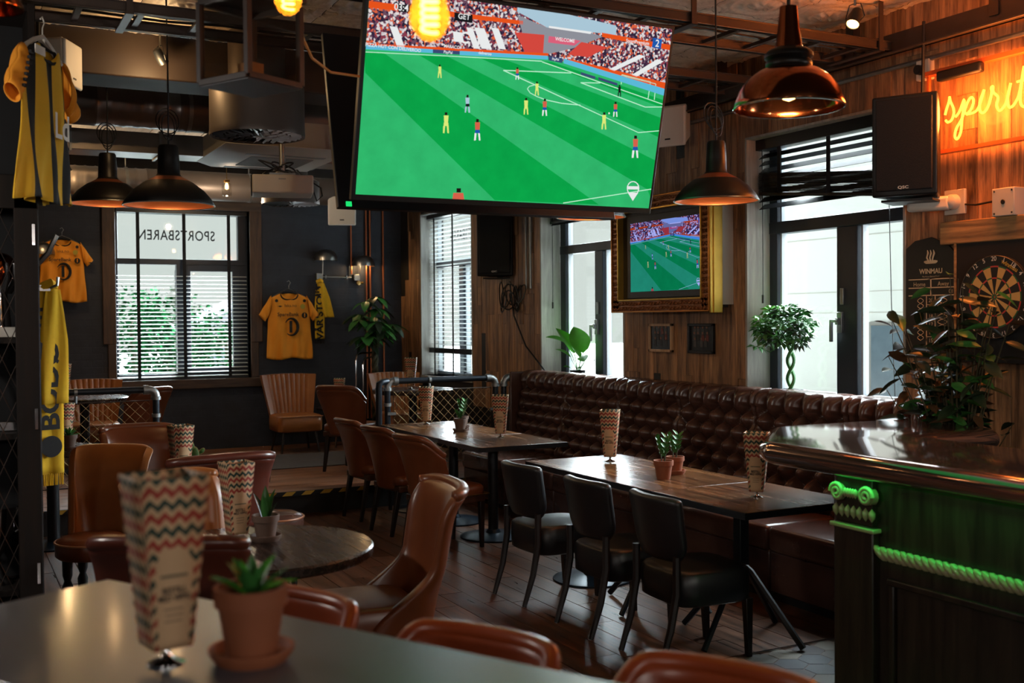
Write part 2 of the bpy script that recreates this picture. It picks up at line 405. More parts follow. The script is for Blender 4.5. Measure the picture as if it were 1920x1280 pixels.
def window_back():
    w = bpy.data.objects.new('window_1', None); put(w); w['kind'] = 'structure'
    gy = DY+.20
    b = MB(); b.bx(wx0, wx0+.05, gy-.04, gy+.04, wz0, wz1); b.bx(wx1-.10, wx1, gy-.04, gy+.04, wz0, wz1)
    b.bx(wx0, wx1, gy-.04, gy+.04, wz1-.05, wz1); b.bx(wx0, wx1, gy-.04, gy+.04, wz0, wz0+.06); b.bx(wx0, wx1, gy-.045, gy+.045, 2.365, 2.43)
    b.bx(2.40, 2.52, gy-.045, gy+.045, wz0, 2.37); b.build('window_frame', M['frame'], w, bev=.004)
    b = MB(); b.bx(2.52, 3.12, gy-.05, gy, 2.29, 2.365); b.bx(2.52, 3.12, gy-.05, gy, wz0+.06, wz0+.13); b.bx(2.52, 2.56, gy-.05, gy, wz0+.1, 2.3); b.bx(3.05, 3.12, gy-.05, gy, wz0+.1, 2.3); b.build('sash', M['frame'], w, bev=.004)
    for x0, x1, z0, z1 in ((wx0+.05, 2.40, wz0+.06, 2.365), (2.56, 3.05, wz0+.13, 2.29), (wx0+.05, wx1-.10, 2.43, wz1-.05)):
        b = MB(); b.bx(x0, x1, gy-.004, gy+.004, z0, z1); b.build('pane', M['glass'], w)
    letters('SPORTSBAREN', M['printblack'], w, frame_m((2.42, gy+.012, 2.705), (-1, 0, 0), (0, 0, 1)), .125, .165, spacing=1.1, bold=.012)
    return w
window_back()
bl = thing('venetian_blind', 'dark venetian blind with pale slats on the back wall window', 'blind', (0, 0, 0))
sl = MB(); sl.bx(-.74, .74, -.024, .024, -.0012, .0012); slm = sl.mesh('slat', M['slat'], 0)
for i in range(26): inst('slat', slm, bl, (2.46, DY+.08, wz0+.035+i*.0465), (radians(10), 0, 0))
for xx in (1.955, 2.47, 2.985):
    b = MB(); b.bx(xx-.019, xx+.019, DY+.045, DY+.05, wz0+.02, wz1-.03); b.build('tape', M['tape'], bl)
b = MB(); b.bx(wx0+.02, wx1-.02, DY+.03, DY+.12, wz1-.05, wz1-.005); b.build('head_rail', M['blind'], bl)
b = MB(); b.bx(wx0+.02, wx1-.02, DY+.05, DY+.11, wz0+.004, wz0+.022); b.build('bottom_rail', M['blind'], bl)

# right wall: slab with three openings
OP = [(10.93, 12.40, 1.03, 2.98), (7.885, 9.37, 1.13, 2.96), (4.795, 6.285, 1.13, 2.99)]
b = MB(); segs = [-3.0]
for y0, y1, z0, z1 in sorted(OP): segs += [y0, y1]
segs.append(DY+.3)
for i in range(0, len(segs), 2): b.bx(WX+.012, WX+.3, segs[i], segs[i+1], 0, CZ+.4)
for y0, y1, z0, z1 in OP: b.bx(WX+.012, WX+.3, y0, y1, 0, z0); b.bx(WX+.012, WX+.3, y0, y1, z1, CZ+.4)
wall_right = struct('wall_right', b, M['plaster'], smooth=0)
def planks(y0, y1, z0, z1, lens=(.5, 1.3), wmin=.085, wmax=.13):
    y = y0
    while y < y1-.02:
        w = round(random.uniform(wmin, wmax), 2)
        if y+w > y1-.05: w = round(y1-y, 3)
        z = z0
        while z < z1-.01:
            L = round(random.choice((random.uniform(*lens), random.uniform(*lens), .18)), 1)
            L = max(.12, L)
            if z+L > z1-.12: L = round(z1-z, 3)
            me = PLK.get(('w', w, L))
            if me is None:
                q = MB(); q.bx(0, .014, -w/2+.0015, w/2-.0015, -L/2+.001, L/2-.001); me = PLK[('w', w, L)] = q.mesh('plank', M['wallplank'], 0)
            inst('plank', me, wall_right, (WX-.006+random.uniform(-.004, .004), y+w/2, z+L/2)); z += L
        y += w
planks(12.40, DY, .9, 3.2, (.9, 1.6))
planks(9.37, 10.93, .75, 3.05)
planks(6.285, 7.885, 1.05, CZ, (.6, 1.5))
planks(2.9, 4.795, .95, CZ, (.7, 1.5), .10, .14)
planks(4.795, 6.285, 2.99, CZ, (.7, 1.5), .1, .14)
planks(7.885, 9.37, 2.96, CZ, (.7, 1.5), .12, .18)
# window linings (reveals)
ri = 9
for y0, y1, z0, z1 in OP:
    for kind in ('far', 'near', 'head', 'sill'):
        b = MB()
        if kind == 'far': b.bx(WX-.01, 5.36, y1-.02, y1+.002, z0, z1)
        elif kind == 'near': b.bx(WX-.01, 5.36, y0-.002, y0+.02, z0, z1)
        elif kind == 'head': b.bx(WX-.01, 5.36, y0, y1, z1-.015, z1+.002)
        else: b.bx(WX-.02, 5.36, y0, y1, z0-.03, z0)
        struct('trim_%d' % ri, b, M['reveal'], bev=.003); ri += 1
def wall_window(idx, y0, y1, z0, z1, tz, mull, lf, stile):
    w = bpy.data.objects.new('window_%d' % idx, None); put(w); w['kind'] = 'structure'; gx = 5.40
    b = MB(); b.bx(gx-.05, gx+.04, y1-lf, y1, z0, z1); b.bx(gx-.05, gx+.04, y0, y0+lf, z0, z1); b.bx(gx-.05, gx+.04, y0, y1, z1-.06, z1); b.bx(gx-.05, gx+.04, y0, y1, z0, z0+.05)
    b.bx(gx-.055, gx+.045, y0, y1, tz[0], tz[1]); b.bx(gx-.055, gx+.045, mull[0], mull[1], z0, tz[0]); b.build('window_frame', M['frame'], w, bev=.005)
    panes = [(mull[1], y1-lf, z0+.05, tz[0]), (y0+lf, mull[0], z0+.05, tz[0]), (y0+lf, y1-lf, tz[1], z1-.06)]
    for a, c, e, g in panes:
        b = MB(); b.bx(gx-.004, gx+.004, a, c, e, g); b.build('pane', M['glass'], w)
        b = MB(); b.bx(gx-.03, gx+.02, c-.028, c-.012, e, g); b.bx(gx-.03, gx+.02, a+.004, a+.012, e, g); b.build('glazing_bead', M['bead'], w)
    if stile:
        b = MB(); b.bx(gx-.075, gx-.05, mull[1]-.065, mull[1]-.02, stile-.07, stile+.07); b.bx(gx-.10, gx-.075, mull[1]-.055, mull[1]-.03, stile-.015, stile+.03)
        b.bx(gx-.11, gx-.088, mull[1]-.055, mull[1]+.004, stile+.0, stile+.02); b.bx(gx-.112, gx-.09, mull[1]-.005, mull[1]+.012, stile-.13, stile+.02); b.build('window_handle', M['galv'], w, bev=.003)
        for hz in (stile+.12,):
            b = MB(); b.bx(gx-.07, gx-.05, mull[1]-.075, mull[1]-.045, hz, hz+.11); b.build('lock_plate', M['galv'], w, bev=.003)
    return w
wall_window(2, 10.93, 12.46, 1.03, 2.98, (2.33, 2.41), (11.60, 11.72), .05, 0)
wall_window(3, 7.90, 9.34, 1.13, 2.96, (2.323, 2.406), (8.552, 8.691), .10, 1.62)
wall_window(4, 4.80, 6.28, 1.13, 2.99, (2.302, 2.387), (5.395, 5.584), .095, 1.66)
w2 = bpy.data.objects['window_2']
letters('SPORTSBAREN', M['printblack'], w2, frame_m((5.415, 11.66, 2.70), (0, 1, 0), (0, 0, 1)), .13, .18, spacing=1.1, bold=.012)
# blinds on the right wall
def raised_blind(y0, y1, ztop, zlow0, zlow1, nopen, label, rail):
    t = thing('raised_blind', label, 'blind', (0, 0, 0)); xx = 5.27
    b = MB(); b.bx(xx-.05, xx+.05, y0+.02, y1-.02, ztop-.09, ztop-.012); b.build('head_rail', M['blind'], t, bev=.004)
    L = y1-y0-.06; sb_ = MB(); sb_.bx(-.032, .032, -L/2, L/2, -.0015, .0015); me = sb_.mesh('slat', M['blind'], 0)
    yc = (y0+y1)/2
    for i in range(nopen):
        inst('slat', me, t, (xx, yc, ztop-.13-i*.052), (0, radians(-38), 0))
    ang = math.atan2(zlow1-zlow0, L)                        # the gathered stack hangs a little askew
    n = 22; zc = (zlow0+zlow1)/2
    for i in range(n): inst('slat', me, t, (xx+random.uniform(-.004, .004), yc, zc+.03+i*.0062), (-ang, random.uniform(-.05, .05), 0))
    b = MB(); b.bx(-.035, .035, -L/2, L/2, 0, .024); o = b.build('bottom_rail', M['blind'], t, bev=.004); o.location = (xx, yc, zc); o.rotation_euler = (-ang, 0, 0)
    for f in (.16, .5, .84):
        yy = y0+.03+L*f; b = MB(); b.bx(xx-.040, xx-.037, yy-.018, yy+.018, zc+.02-(f-.5)*(zlow1-zlow0), ztop-.08); b.build('tape', M['tape'], t)
    cy = y1-.07; b = MB(); b.tube([(xx-.03, cy, ztop-.08), (xx-.03, cy-.005, 2.1), (xx-.035, cy-.01, 1.86)], .003, 5); b.tube([(xx-.035, cy-.01, 1.86), (xx-.035, cy-.01, 1.80)], .008, 6); b.build('pull_cord', M['cable'], t)
    if rail:
        b = MB(); b.tube([(xx-.02, 5.03, 2.5), (xx-.02, 5.01, 1.8), (xx-.02, 4.98, 1.2)], .003, 5); b.build('pull_cord', M['cable'], t)
    return t
raised_blind(4.795, 6.285, 2.99, 2.58, 2.43, 8, 'black blind half raised over the window beside the big wall speaker', True)
raised_blind(7.885, 9.37, 2.96, 2.62, 2.62, 5, 'black blind pulled up over the narrow balcony door behind the banquette', False)
bl2 = thing('venetian_blind', 'closed-down venetian blind on the tall window past the small speaker', 'blind', (0, 0, 0))
sl2 = MB(); sl2.bx(-.024, .024, -.71, .71, -.0012, .0012); slm2 = sl2.mesh('slat', M['slat'], 0)
for i in range(38): inst('slat', slm2, bl2, (5.27, 11.665, 1.06+i*.0495), (0, radians(12), 0))
for yy in (11.12, 11.66, 12.2):
    b = MB(); b.bx(5.235, 5.24, yy-.017, yy+.017, 1.04, 2.95); b.build('tape', M['tape'], bl2)
b = MB(); b.bx(5.24, 5.30, 10.95, 12.39, 1.30, 1.36); b.build('cross_bar', M['blind'], bl2)
b = MB(); b.bx(5.22, 5.32, 10.95, 12.39, 2.92, 2.975); b.build('head_rail', M['blind'], bl2)

# ceiling
b = MB(); b.bx(-3, WX+.3, -3, DY+.3, CZ+.012, CZ+.1); ceiling = struct('ceiling', b, M['plaster'])
TS = .508
def tin(u, v):
    x, y = u-.5, v-.5; r = sqrt(x*x+y*y); a = math.atan2(y, x); z = 0
    if r < .19: z += .020*(1+cos(a*8))/2*sin(pi*min(1, r/.19)) + .008
    z += .014*math.exp(-((r-.25)/.02)**2)+.011*math.exp(-((r-.40)/.02)**2)
    for cx_, cy_ in ((.5, .5), (-.5, .5), (.5, -.5), (-.5, -.5)):
        q = sqrt((x-cx_)**2+(y-cy_)**2); z += .014*math.exp(-((q-.16)/.02)**2)+.010*math.exp(-((q-.24)/.018)**2)
    e = .5-max(abs(x), abs(y)); z -= .006*math.exp(-(e/.014)**2)
    return ((u-.5)*(TS-.004), (v-.5)*(TS-.004), -z)
tb = MB(); tb.grid(tin, 34, 34); tm = tb.mesh('tin_tile', M['tin'], 180)
for i in range(-1, 11):
    for j in range(0, 9): inst('panel', tm, ceiling, (.02+TS*(i+.5), 3.34+TS*(j+.5), CZ))
bm_ = wood('white_ceiling_boards', 'a8a29a', 'cfc9c0', 'y', .7, var=.2)
for i in range(13):
    me = PLK.get('cb')
    if me is None:
        q = MB(); q.bx(-.24, .24, -2.5, 2.5, 0, .012); me = PLK['cb'] = q.mesh('board', bm_, 0)
    inst('board', me, ceiling, (-.9+i*.49, 10.5, CZ-.001))
# remaining shell, out of view
b = MB(); b.bx(-3.2, -3, -3, DY+.3, 0, CZ+.1); struct('wall_left', b, M['plaster'])
b = MB(); b.bx(-3.2, WX+.3, -3.2, -3, 0, CZ+.1); struct('wall_front', b, M['plaster'])
# ceiling beams
b = MB(); b.bx(-3, WX, 7.35, 7.75, 3.26, CZ); struct('trim_40', b, M['beam'], bev=.01)
b = MB(); b.bx(-3, WX, DY-.28, DY, 3.14, CZ); struct('trim_41', b, M['beam'], bev=.01)
# outside
og = MB(); og.bx(-30, 60, -20, 80, -.5, -.45); o = og.build('ground_outside', plain('pale_paving', '9d9d98', .9, 0, .1)); o['kind'] = 'structure'
bd = thing('white_building', 'plain white rendered building outside the window by the dartboard', 'building', (0, 0, 0))
b = MB(); b.bx(11.6, 16, 9.2, 14.6, -.45, 7.5); b.build('wall', M['facade'], bd)
for zz in (1.75, 2.05, 2.85):
    b = MB(); b.bx(11.592, 11.6, 9.2, 14.6, zz, zz+.008); b.build('joint', M['white'], bd)
b = MB(); b.bx(11.56, 11.6, 10.0, 11.45, .5, 1.62); wf = b.build('window', M['whitedull'], bd)
for a, c in ((10.05, 10.68), (10.74, 11.40)):
    b = MB(); b.bx(11.55, 11.562, a, c, .55, 1.57); b.build('pane', M['curtainglass'], wf)
hs = thing('far_house', 'distant pale house with a low gabled roof seen through the back window', 'house', (9.0, 38, -.45))
b = MB(); b.bx(-2.2, 2.2, -2, 2, 0, 1.7); b.build('wall', plain('pale_house', 'a9a29a', .9, 0, .05), hs)
b = MB(); b.prism([(-2.6, 0), (2.6, 0), (0, 1.2)], lambda x, y, t: (x, -2.3+4.6*t, 1.7+y)); b.build('roof', plain('grey_roof', '6d7076', .8, 0, .1), hs)
for k in (-1.2, .9):
    b = MB(); b.bx(k-.3, k+.3, -2.05, -1.98, .5, 1.3); b.build('window', M['curtainglass'], hs)
tw = thing('lamp_tower', 'slim dark tower with a round gallery outside the back window', 'tower', (3.66, 20, -.45))
b = MB()
for k in range(14): b.bx(-.05, .05, -.05, .05, .22*k+.02, .22*k+.20)
b.tube([(0, 0, 0), (0, 0, 3.1)], .025, 6); b.build('mast', M['frame'], tw)
b = MB(); b.lathe([(.06, 2.42), (.2, 2.50), (.23, 2.62), (.14, 2.68), (.14, 2.74)], 16); b.build('gallery', M['whitedull'], tw)
b = MB()
LF = [(0, 0), (.28, .16), (.6, .2), (.85, .12), (1, 0)]
def leaf_mesh(name, mat, w=.5, fold=.12, bend=.15, n=6):
    q = MB()
    def fn(u, v):
        s = v; hw = w*.5*sin(pi*min(1, s**.8))**.8; x = (u-.5)*2*hw; return (x, s, abs(u-.5)*2*fold*hw/(w*.5+1e-6)*w - bend*s*s)
    q.grid(fn, 4, n); return q.mesh(name, mat, 180, fixn=False)
leafout = plain('garden_leaf', '0d3a1a', 1., 0, .5, 3., spec=0.); leafout2 = plain('garden_leaf_pale', '27603a', 1., 0, .4, 3., spec=0.)
def outdoor_tree(loc, rx, h, label, seed):
    rr = random.Random(seed); t = thing('tree', label, 'tree', loc, 0, 'trees outside the back window')
    b = MB(); b.tube([(0, 0, 0), (.05, 0, h*.4), (0, .05, h*.8)], [.09, .07, .03], 7); b.build('trunk', M['stem'], t)
    for part, m in (('crown', leafout), ('crown', leafout2)):
        b = MB()
        for i in range(1300):
            a = rr.uniform(0, 2*pi); el = rr.uniform(-.6, 1); r = rr.uniform(.45, 1)**.6
            c = Vector((cos(a)*rx*r*sqrt(max(0, 1-el*el*.7)), sin(a)*rx*.6*r, h*.55+el*h*.46*r+rr.uniform(-.1, .1)))
            d = Vector((rr.uniform(-1, 1), rr.uniform(-1, 1), rr.uniform(-1, .6))).normalized()*rr.uniform(.06, .12); e = d.cross(Vector((rr.uniform(-1,1), rr.uniform(-1,1), 1))).normalized()*.035
            b.add([c, c+d*.5+e, c+d, c+d*.5-e], [(0, 1, 2, 3)])
        o = b.build(part, m, t, smooth=0, fixn=False); o['kind'] = 'stuff'
outdoor_tree((2.75, 19.2, -.45), .75, 2.75, 'leafy green tree filling the left panes of the back window', 1)
outdoor_tree((3.45, 19.8, -.45), .7, 2.65, 'leafy green tree behind the slim tower outside the back window', 2)
outdoor_tree((4.25, 18.9, -.45), .65, 2.35, 'lower green tree in the right panes of the back window', 3)
# ================================================================== BANQUETTE
seams = [9.46, 8.60, 7.72, 6.86, 5.98, 5.10, 4.42]
bq = thing('banquette', 'long chocolate leather banquette with deep button-tufted back under the windows', 'banquette', (0, 0, 0))
path = []
for i in range(61):
    t = i/60; path.append((4.86+.11*t, .46+.67*t, -1, .16, t*.68))
for i in range(1, 9):
    a = pi-pi/2*i/8; path.append((5.04+.07*cos(a), 1.13+.07*sin(a), cos(a), sin(a), .68+.11*i/8))
for i in range(1, 4): path.append((5.04+.095*i/3, 1.20, 0, 1, .79+.09*i/3))
def tuft(s, t, W):
    dx = W/5; dz = .10; top = .635; e = min(s, W-s)
    wob = .006*sin(s*41+t*17)+.004*sin(s*23-t*39)
    if t < top:
        p = (s-dx/2)/dx+(t-top)/(2*dz); q = (s-dx/2)/dx-(t-top)/(2*dz); h = (abs(sin(pi*p))*abs(sin(pi*q))+1e-6)**.6
        # loosen the folds at the ends of a panel, where the diamonds meet the seam
        k = max(0., 1-e/(dx*.42)); h = h*(1-k)+.75*k
    else:
        h = (abs(sin(pi*(s-dx/2)/dx))+1e-6)**.5; f = min(1, (t-top)/.16); h = h*(1-f*f*.75)+.95*f*f*.75
    h *= 1-math.exp(-(e/.012)**2)*.95
    return h+wob*.6
for i in range(6):
    y1, y0 = seams[i], seams[i+1]; W = y1-y0; n = 90; b = MB(); vs = []; np_ = len(path)
    for x_, z_, nx, nz, t in path:
        l = sqrt(nx*nx+nz*nz); amp = .125 if t < .68 else .125*max(.2, 1-(t-.68)/.1)
        for k in range(n+1):
            h = tuft(k/n*W, t, W); d = amp*(h-.78); vs.append((x_+nx/l*d, y0+k/n*W, z_+nz/l*d))
    fs = [(j*(n+1)+k, j*(n+1)+k+1, (j+1)*(n+1)+k+1, (j+1)*(n+1)+k) for j in range(np_-1) for k in range(n)]
    b.add(vs, fs); b.build('back_panel', M['choc'], bq, smooth=180)
    b = MB(); dx = W/5; dz = .10
    for r in range(6):
        t = .635-r*dz
        for c in range(6):
            s = (c+.5)*dx if r % 2 == 0 else c*dx
            if s < .05 or s > W-.05: continue
            f = t/.68; b.lathe([(0, -.011), (.007, -.008), (.011, 0)], 8, (0, 0, 0), Matrix.Translation((4.86+.11*f+.07, y0+s, .46+.67*f)) @ Matrix.Rotation(radians(90), 4, 'Y'), cap=False)
    b.build('buttons', M['choc'], bq)
    b = MB(); b.bx(4.32, 4.90, y0+.006, y1-.006, .30, .46); b.build('seat_cushion', M['choc'], bq, bev=.035, seg=4, smooth=180)
    b = MB(); b.bx(4.345, 4.9, y0+.004, y1-.004, .06, .31); b.build('front_panel', M['choc'], bq, bev=.012)
b = MB(); b.bx(5.05, 5.13, 4.42, 9.46, .05, 1.15); b.build('carcass', M['darkwood'], bq)
b = MB(); b.bx(4.40, 5.12, 4.43, 9.45, 0, .07); b.build('plinth', M['metal_black'], bq)
b = MB(); b.bx(4.85, 5.13, 9.455, 9.475, .1, 1.19); b.build('end_panel', M['choc'], bq, bev=.01)

# ================================================================== TABLES
def disc_base(t, x, y, h, r=.26):
    b = MB(); b.lathe([(0, .0), (r, 0), (r, .012), (r*.9, .018), (.06, .035), (.045, .06), (0, .06)], 36, (x, y, 0)); b.build('base', M['disc'], t)
    b = MB(); b.lathe([(.04, .05), (.04, h)], 16, (x, y, 0)); b.build('post', M['metal_black'], t)
    b = MB(); b.bx(x-.2, x+.2, y-.2, y+.2, h-.012, h); b.build('mount_plate', M['metal_black'], t)
def splay_base(t, x, y, h):
    b = MB(); b.bx(x-.03, x+.03, y-.03, y+.03, .24, h); b.build('post', M['metal_black'], t, bev=.004)
    for a in (20, 110, 200, 290):
        a = radians(a); b = MB(); b.tube([(x, y, .40), (x+.06*cos(a), y+.06*sin(a), .36), (x+.36*cos(a), y+.36*sin(a), .012)], .017, 6); b.build('leg', M['metal_black'], t)
def dining_table(x0, x1, y0, y1, base, label, zt=.75):
    cx_, cy_ = (x0+x1)/2, (y0+y1)/2; t = thing('dining_table', label, 'table', (cx_, cy_, 0), 0, 'dark wooden tables along the banquette')
    hx, hy = (x1-x0)/2, (y1-y0)/2
    b = MB(); b.bx(-hx+.003, hx-.003, -hy+.002, hy-.002, zt-.03, zt); b.build('tabletop', M['tabletop'], t, bev=.003)
    b = MB(); b.bx(-hx, hx, -hy+.001, -hy+.004, zt-.036, zt-.002); b.bx(-hx, hx, hy-.004, hy-.001, zt-.036, zt-.002); b.bx(-hx, -hx+.003, -hy, hy, zt-.036, zt-.002); b.bx(hx-.003, hx, -hy, hy, zt-.036, zt-.002); b.build('edge_band', M['metal_black'], t)
    {'disc': disc_base, 'splay': splay_base}[base](t, -.08, 0, zt-.03)
    return t
dining_table(3.43, 4.18, 5.735, 6.475, 'disc', 'dark oak table end nearest the railing side of the black chairs')
dining_table(3.43, 4.18, 4.995, 5.733, 'splay', 'dark oak table with two small potted plants, middle of its row')
dining_table(3.43, 4.18, 4.20, 4.993, 'splay', 'dark oak table beside the bar counter, on splayed iron legs')
dining_table(3.48, 4.24, 7.305, 8.055, 'disc', 'dark oak table by the third brown chair, near end of the far row')
dining_table(3.48, 4.24, 8.057, 8.803, 'disc', 'dark oak table with a potted plant in the middle of the far row')
dining_table(3.48, 4.24, 8.805, 9.40, 'disc', 'dark oak table end touching the pipe railing')
def round_table(x, y, z0, r, zt, label, top, group=None):
    t = thing('round_table', label, 'table', (x, y, z0), 0, group)
    b = MB(); b.lathe([(0, zt-.045), (r-.01, zt-.045), (r, zt-.036), (r, zt-.008), (r-.008, zt), (0, zt)], 64); b.build('tabletop', top, t)
    b = MB(); b.lathe([(.045, .03), (.045, zt-.045)], 16); b.build('post', M['metal_black'], t)
    b = MB(); b.lathe([(0, 0), (.24, 0), (.24, .012), (.05, .04), (0, .04)], 32); b.build('base', M['disc'], t); return t
round_table(1.15, 4.60, 0, .49, .75, 'round black oak table with a menu and a small aloe pot in front', M['roundtop'])
round_table(1.42, 6.80, 0, .36, .75, 'round pale-lit table behind the curved chairs, holding a cactus', M['roundtop'])
round_table(.70, 9.0, 0, .36, .75, 'small round table at the left railing holding a succulent', M['roundtop'])
round_table(1.22, 11.75, SH, .42, .75, 'round table on the stage behind the left railing', M['roundtop'])
round_table(4.50, 11.1, SH, .44, .75, 'round table on the stage behind the right railing', M['roundtop'])
t = thing('side_table', 'low dark side table beside the ribbed armchair', 'table', (4.16, 12.6, SH))
b = MB(); b.lathe([(0, .44), (.27, .44), (.28, .46), (0, .47)], 32); b.build('tabletop', M['brownleg'], t)
for k in range(3):
    a = k*2.09; b = MB(); b.tube([(.1*cos(a), .1*sin(a), .44), (.22*cos(a), .22*sin(a), 0)], [.018, .011], 8); b.build('leg', M['brownleg'], t)
# tall foreground table
d2 = Vector((.479, -.878, 0)); n2 = Vector((-.878, -.479, 0)); c0 = Vector((.321, 2.791, 0))
t = thing('high_table', 'tall grey stone-look bar table in the foreground', 'table', tuple(c0+d2*.95+n2*.27), math.atan2(d2.y, d2.x))
b = MB(); b.bx(-.95, .95, -.29, .29, 1.045, 1.08); b.build('tabletop', M['ftable'], t, bev=.006)
b = MB(); b.bx(-.93, .93, -.27, .27, 1.02, 1.046); b.build('under_frame', M['darkwood'], t)
for k in (-.55, .55):
    b = MB(); b.bx(k-.04, k+.04, -.04, .04, .03, 1.03); b.build('post', M['metal_black'], t, bev=.004)
    b = MB(); b.bx(k-.2, k+.2, -.22, .22, 0, .03); b.build('base', M['disc'], t, bev=.006)

# ================================================================== CHAIRS
def sup(v, e): return math.copysign(abs(v)**e, v)
def shell(top, zb, hwt, hwb, yb, lean, reach, wing, nseg=(28, 14), top_round=.03, flare=.0):
    def fn(u, v):
        a = (u-.5)*pi; sa = sin(a); k = abs(a)/(pi/2)
        w = max(0., min(1., (k-.45)/.55)); ht = top-(top-wing)*(w*w*(3-2*w))-top_round*abs(sa)**3
        z = zb+(ht-zb)*v; f = (z-zb)/(top-zb)
        hw = hwb+(hwt-hwb)*f**1.15; r = reach(z) if callable(reach) else reach*(1-.55*f)
        return (hw*sup(sa, .8), yb-lean*f**1.2-flare*max(0, f-.8)**2+r*(1-cos(a)), z)
    b = MB(); b.grid(fn, *nseg); rim = [fn(i/40, 1) for i in range(41)]; return b, rim
def add_legs(t, zt, sx, fy, by, mat, splay=.05, s0=.042, s1=.026):
    for x, y in ((-sx, fy), (sx, fy), (-sx*.9, by), (sx*.9, by)):
        b = MB(); q = splay if y < 0 else .0
        b.taper((x*1.03, y-q, 0), (s1, s1), (x, y, zt), (s0, s0)); b.build('leg', mat, t, bev=.003)
def seat_pad(t, hw, y0, y1, z0, z1, mat, e=.35, name='seat', n=28):
    cy_ = (y0+y1)/2; hy = (y1-y0)/2; b = MB(); rings = []
    for z, k in ((z0, .90), (z0+.012, .985), ((z0+z1)/2, 1.0), (z1-.018, .985), (z1-.004, .93), (z1, .8), (z1+.006, .45)):
        rings.append([(hw*k*sup(cos(2*pi*i/n), e), cy_+hy*k*sup(sin(2*pi*i/n), e), z) for i in range(n)])
    vs = [p for r in rings for p in r]; fs = [(j*n+i, j*n+(i+1) % n, (j+1)*n+(i+1) % n, (j+1)*n+i) for j in range(len(rings)-1) for i in range(n)]
    fs += [tuple(range(n-1, -1, -1)), tuple(range((len(rings)-1)*n, len(rings)*n))]; b.add(vs, fs); return b.build(name, mat, t, smooth=60)
def tub_chair(label, loc, rz, mat, group, nails=True):
    t = thing('leather_chair', label, 'chair', loc, rz, group)
    b, rim = shell(.835, .36, .275, .16, -.235, .075, .21, .735, top_round=.03, flare=.9); b.build('backrest', mat, t, solid=.055, sub=1, smooth=180)
    b = MB(); b.tube([(p[0], p[1], p[2]+.012) for p in rim], .024, 8); b.build('rolled_rim', mat, t, smooth=180)
    seat_pad(t, .235, -.23, .24, .39, .475, mat, .4)
    if nails:
        b = MB()
        for i in range(34): x = -.225+.45*i/33; b.lathe([(.0055, 0), (.004, .003), (0, .004)], 6, (0, 0, 0), Matrix.Translation((x, .243, .405)) @ Matrix.Rotation(radians(-90), 4, 'X'), cap=False)
        for sx in (-1, 1):
            for i in range(30): y = -.15+.37*i/29; b.lathe([(.0055, 0), (.004, .003), (0, .004)], 6, (0, 0, 0), Matrix.Translation((sx*.237, y, .405)) @ Matrix.Rotation(radians(90*sx), 4, 'Y'), cap=False)
        b.build('nailheads', M['brass'], t)
    b = MB(); b.bx(-.215, .215, -.21, .22, .345, .395); b.build('seat_rail', M['brownleg'], t, bev=.006)
    add_legs(t, .36, .185, .20, -.19, M['legwood'], .07); return t
g1 = 'brown chairs along the far wooden tables'
c1 = tub_chair('brown leather chair seen from behind, farthest of the three at the far table', (3.32, 8.98, 0), radians(-84), M['cognac'], g1)
dup(c1, (3.31, 8.26, 0), radians(-82), 'brown leather chair seen from behind, middle of the three at the far table')
dup(c1, (3.30, 7.52, 0), radians(-80), 'brown leather chair with nailhead seat, nearest of the three at the far table')
dup(c1, (3.62, 10.55, SH), radians(-50), 'brown leather chair on the stage behind the railing post', 'brown chairs on the stage')
dup(c1, (1.62, 11.35, SH), radians(35), 'brown leather chair back with studs behind the left railing mesh', 'brown chairs on the stage')
def wreach(z):
    q = max(0., min(1., (.68-z)/.28)); return .07+.24*q*q*(3-2*q)
def wing_chair(label, loc, rz, mat, group, wingz=.52, back=.98, wid=.25):
    t = thing('wing_chair', label, 'chair', loc, rz, group)
    b, rim = shell(back, .32, wid, .215, -.27, .10, wreach, back-.005, (36, 26), .012, flare=1.2); b.build('back_shell', mat, t, solid=.05, sub=1, smooth=180)
    b = MB(); b.tube([(p[0], p[1], p[2]+.004) for p in rim], .026, 8); b.build('piping', mat, t, smooth=180)
    seat_pad(t, .225, -.22, .30, .36, .525, mat, .42)
    add_legs(t, .35, .17, .2, -.18, M['legwood'], .05); return t
g2 = 'leather wing chairs around the round tables'
f1 = wing_chair('cognac leather wing chair seen side on, right of the round table', (1.55, 4.42, 0), radians(84), M['cognac'], g2)
wing_chair('dark red leather chair nearest the foreground menu, left of the round table', (.80, 4.04, 0), radians(-28), M['darkred'], g2, .56)
wing_chair('brown leather chair with tall plain back behind the dark red one', (1.07, 4.92, 0), radians(-152), M['tan'], g2, .56)
wing_chair('dark brown leather chair with a flared curved rim in front of the stage', (1.24, 6.20, 0), radians(8), M['darkred'], g2, .56, .98, .28)
wing_chair('brown leather chair half hidden behind the wrinkled one', (1.22, 7.72, 0), radians(185), M['cognac'], g2, .56, .955)
def stool(label, loc, r, h, mat, turned=True):
    t = thing('round_stool', label, 'stool', loc, 0, 'low round stools')
    b = MB(); b.lathe([(0, h-.11), (r-.015, h-.11), (r, h-.095), (r, h-.03), (r-.008, h-.012), (r-.05, h+.008), (0, h+.018)], 40); b.build('seat', mat, t, smooth=60)
    b = MB(); b.tube([(r*cos(2*pi*i/40), r*sin(2*pi*i/40), h-.022) for i in range(40)], .007, 6, closed=True); b.build('piping', M['piping'], t)
    for k in range(4):
        a = pi/4+k*pi/2; c = (.72*r*cos(a), .72*r*sin(a), 0)
        b = MB(); b.lathe([(.013, 0), (.02, .05), (.014, .10), (.026, .14), (.03, .22), (.018, .25), (.027, .28), (.029, h-.11)], 12, c); b.build('leg', M['legwood'], t)
    return t
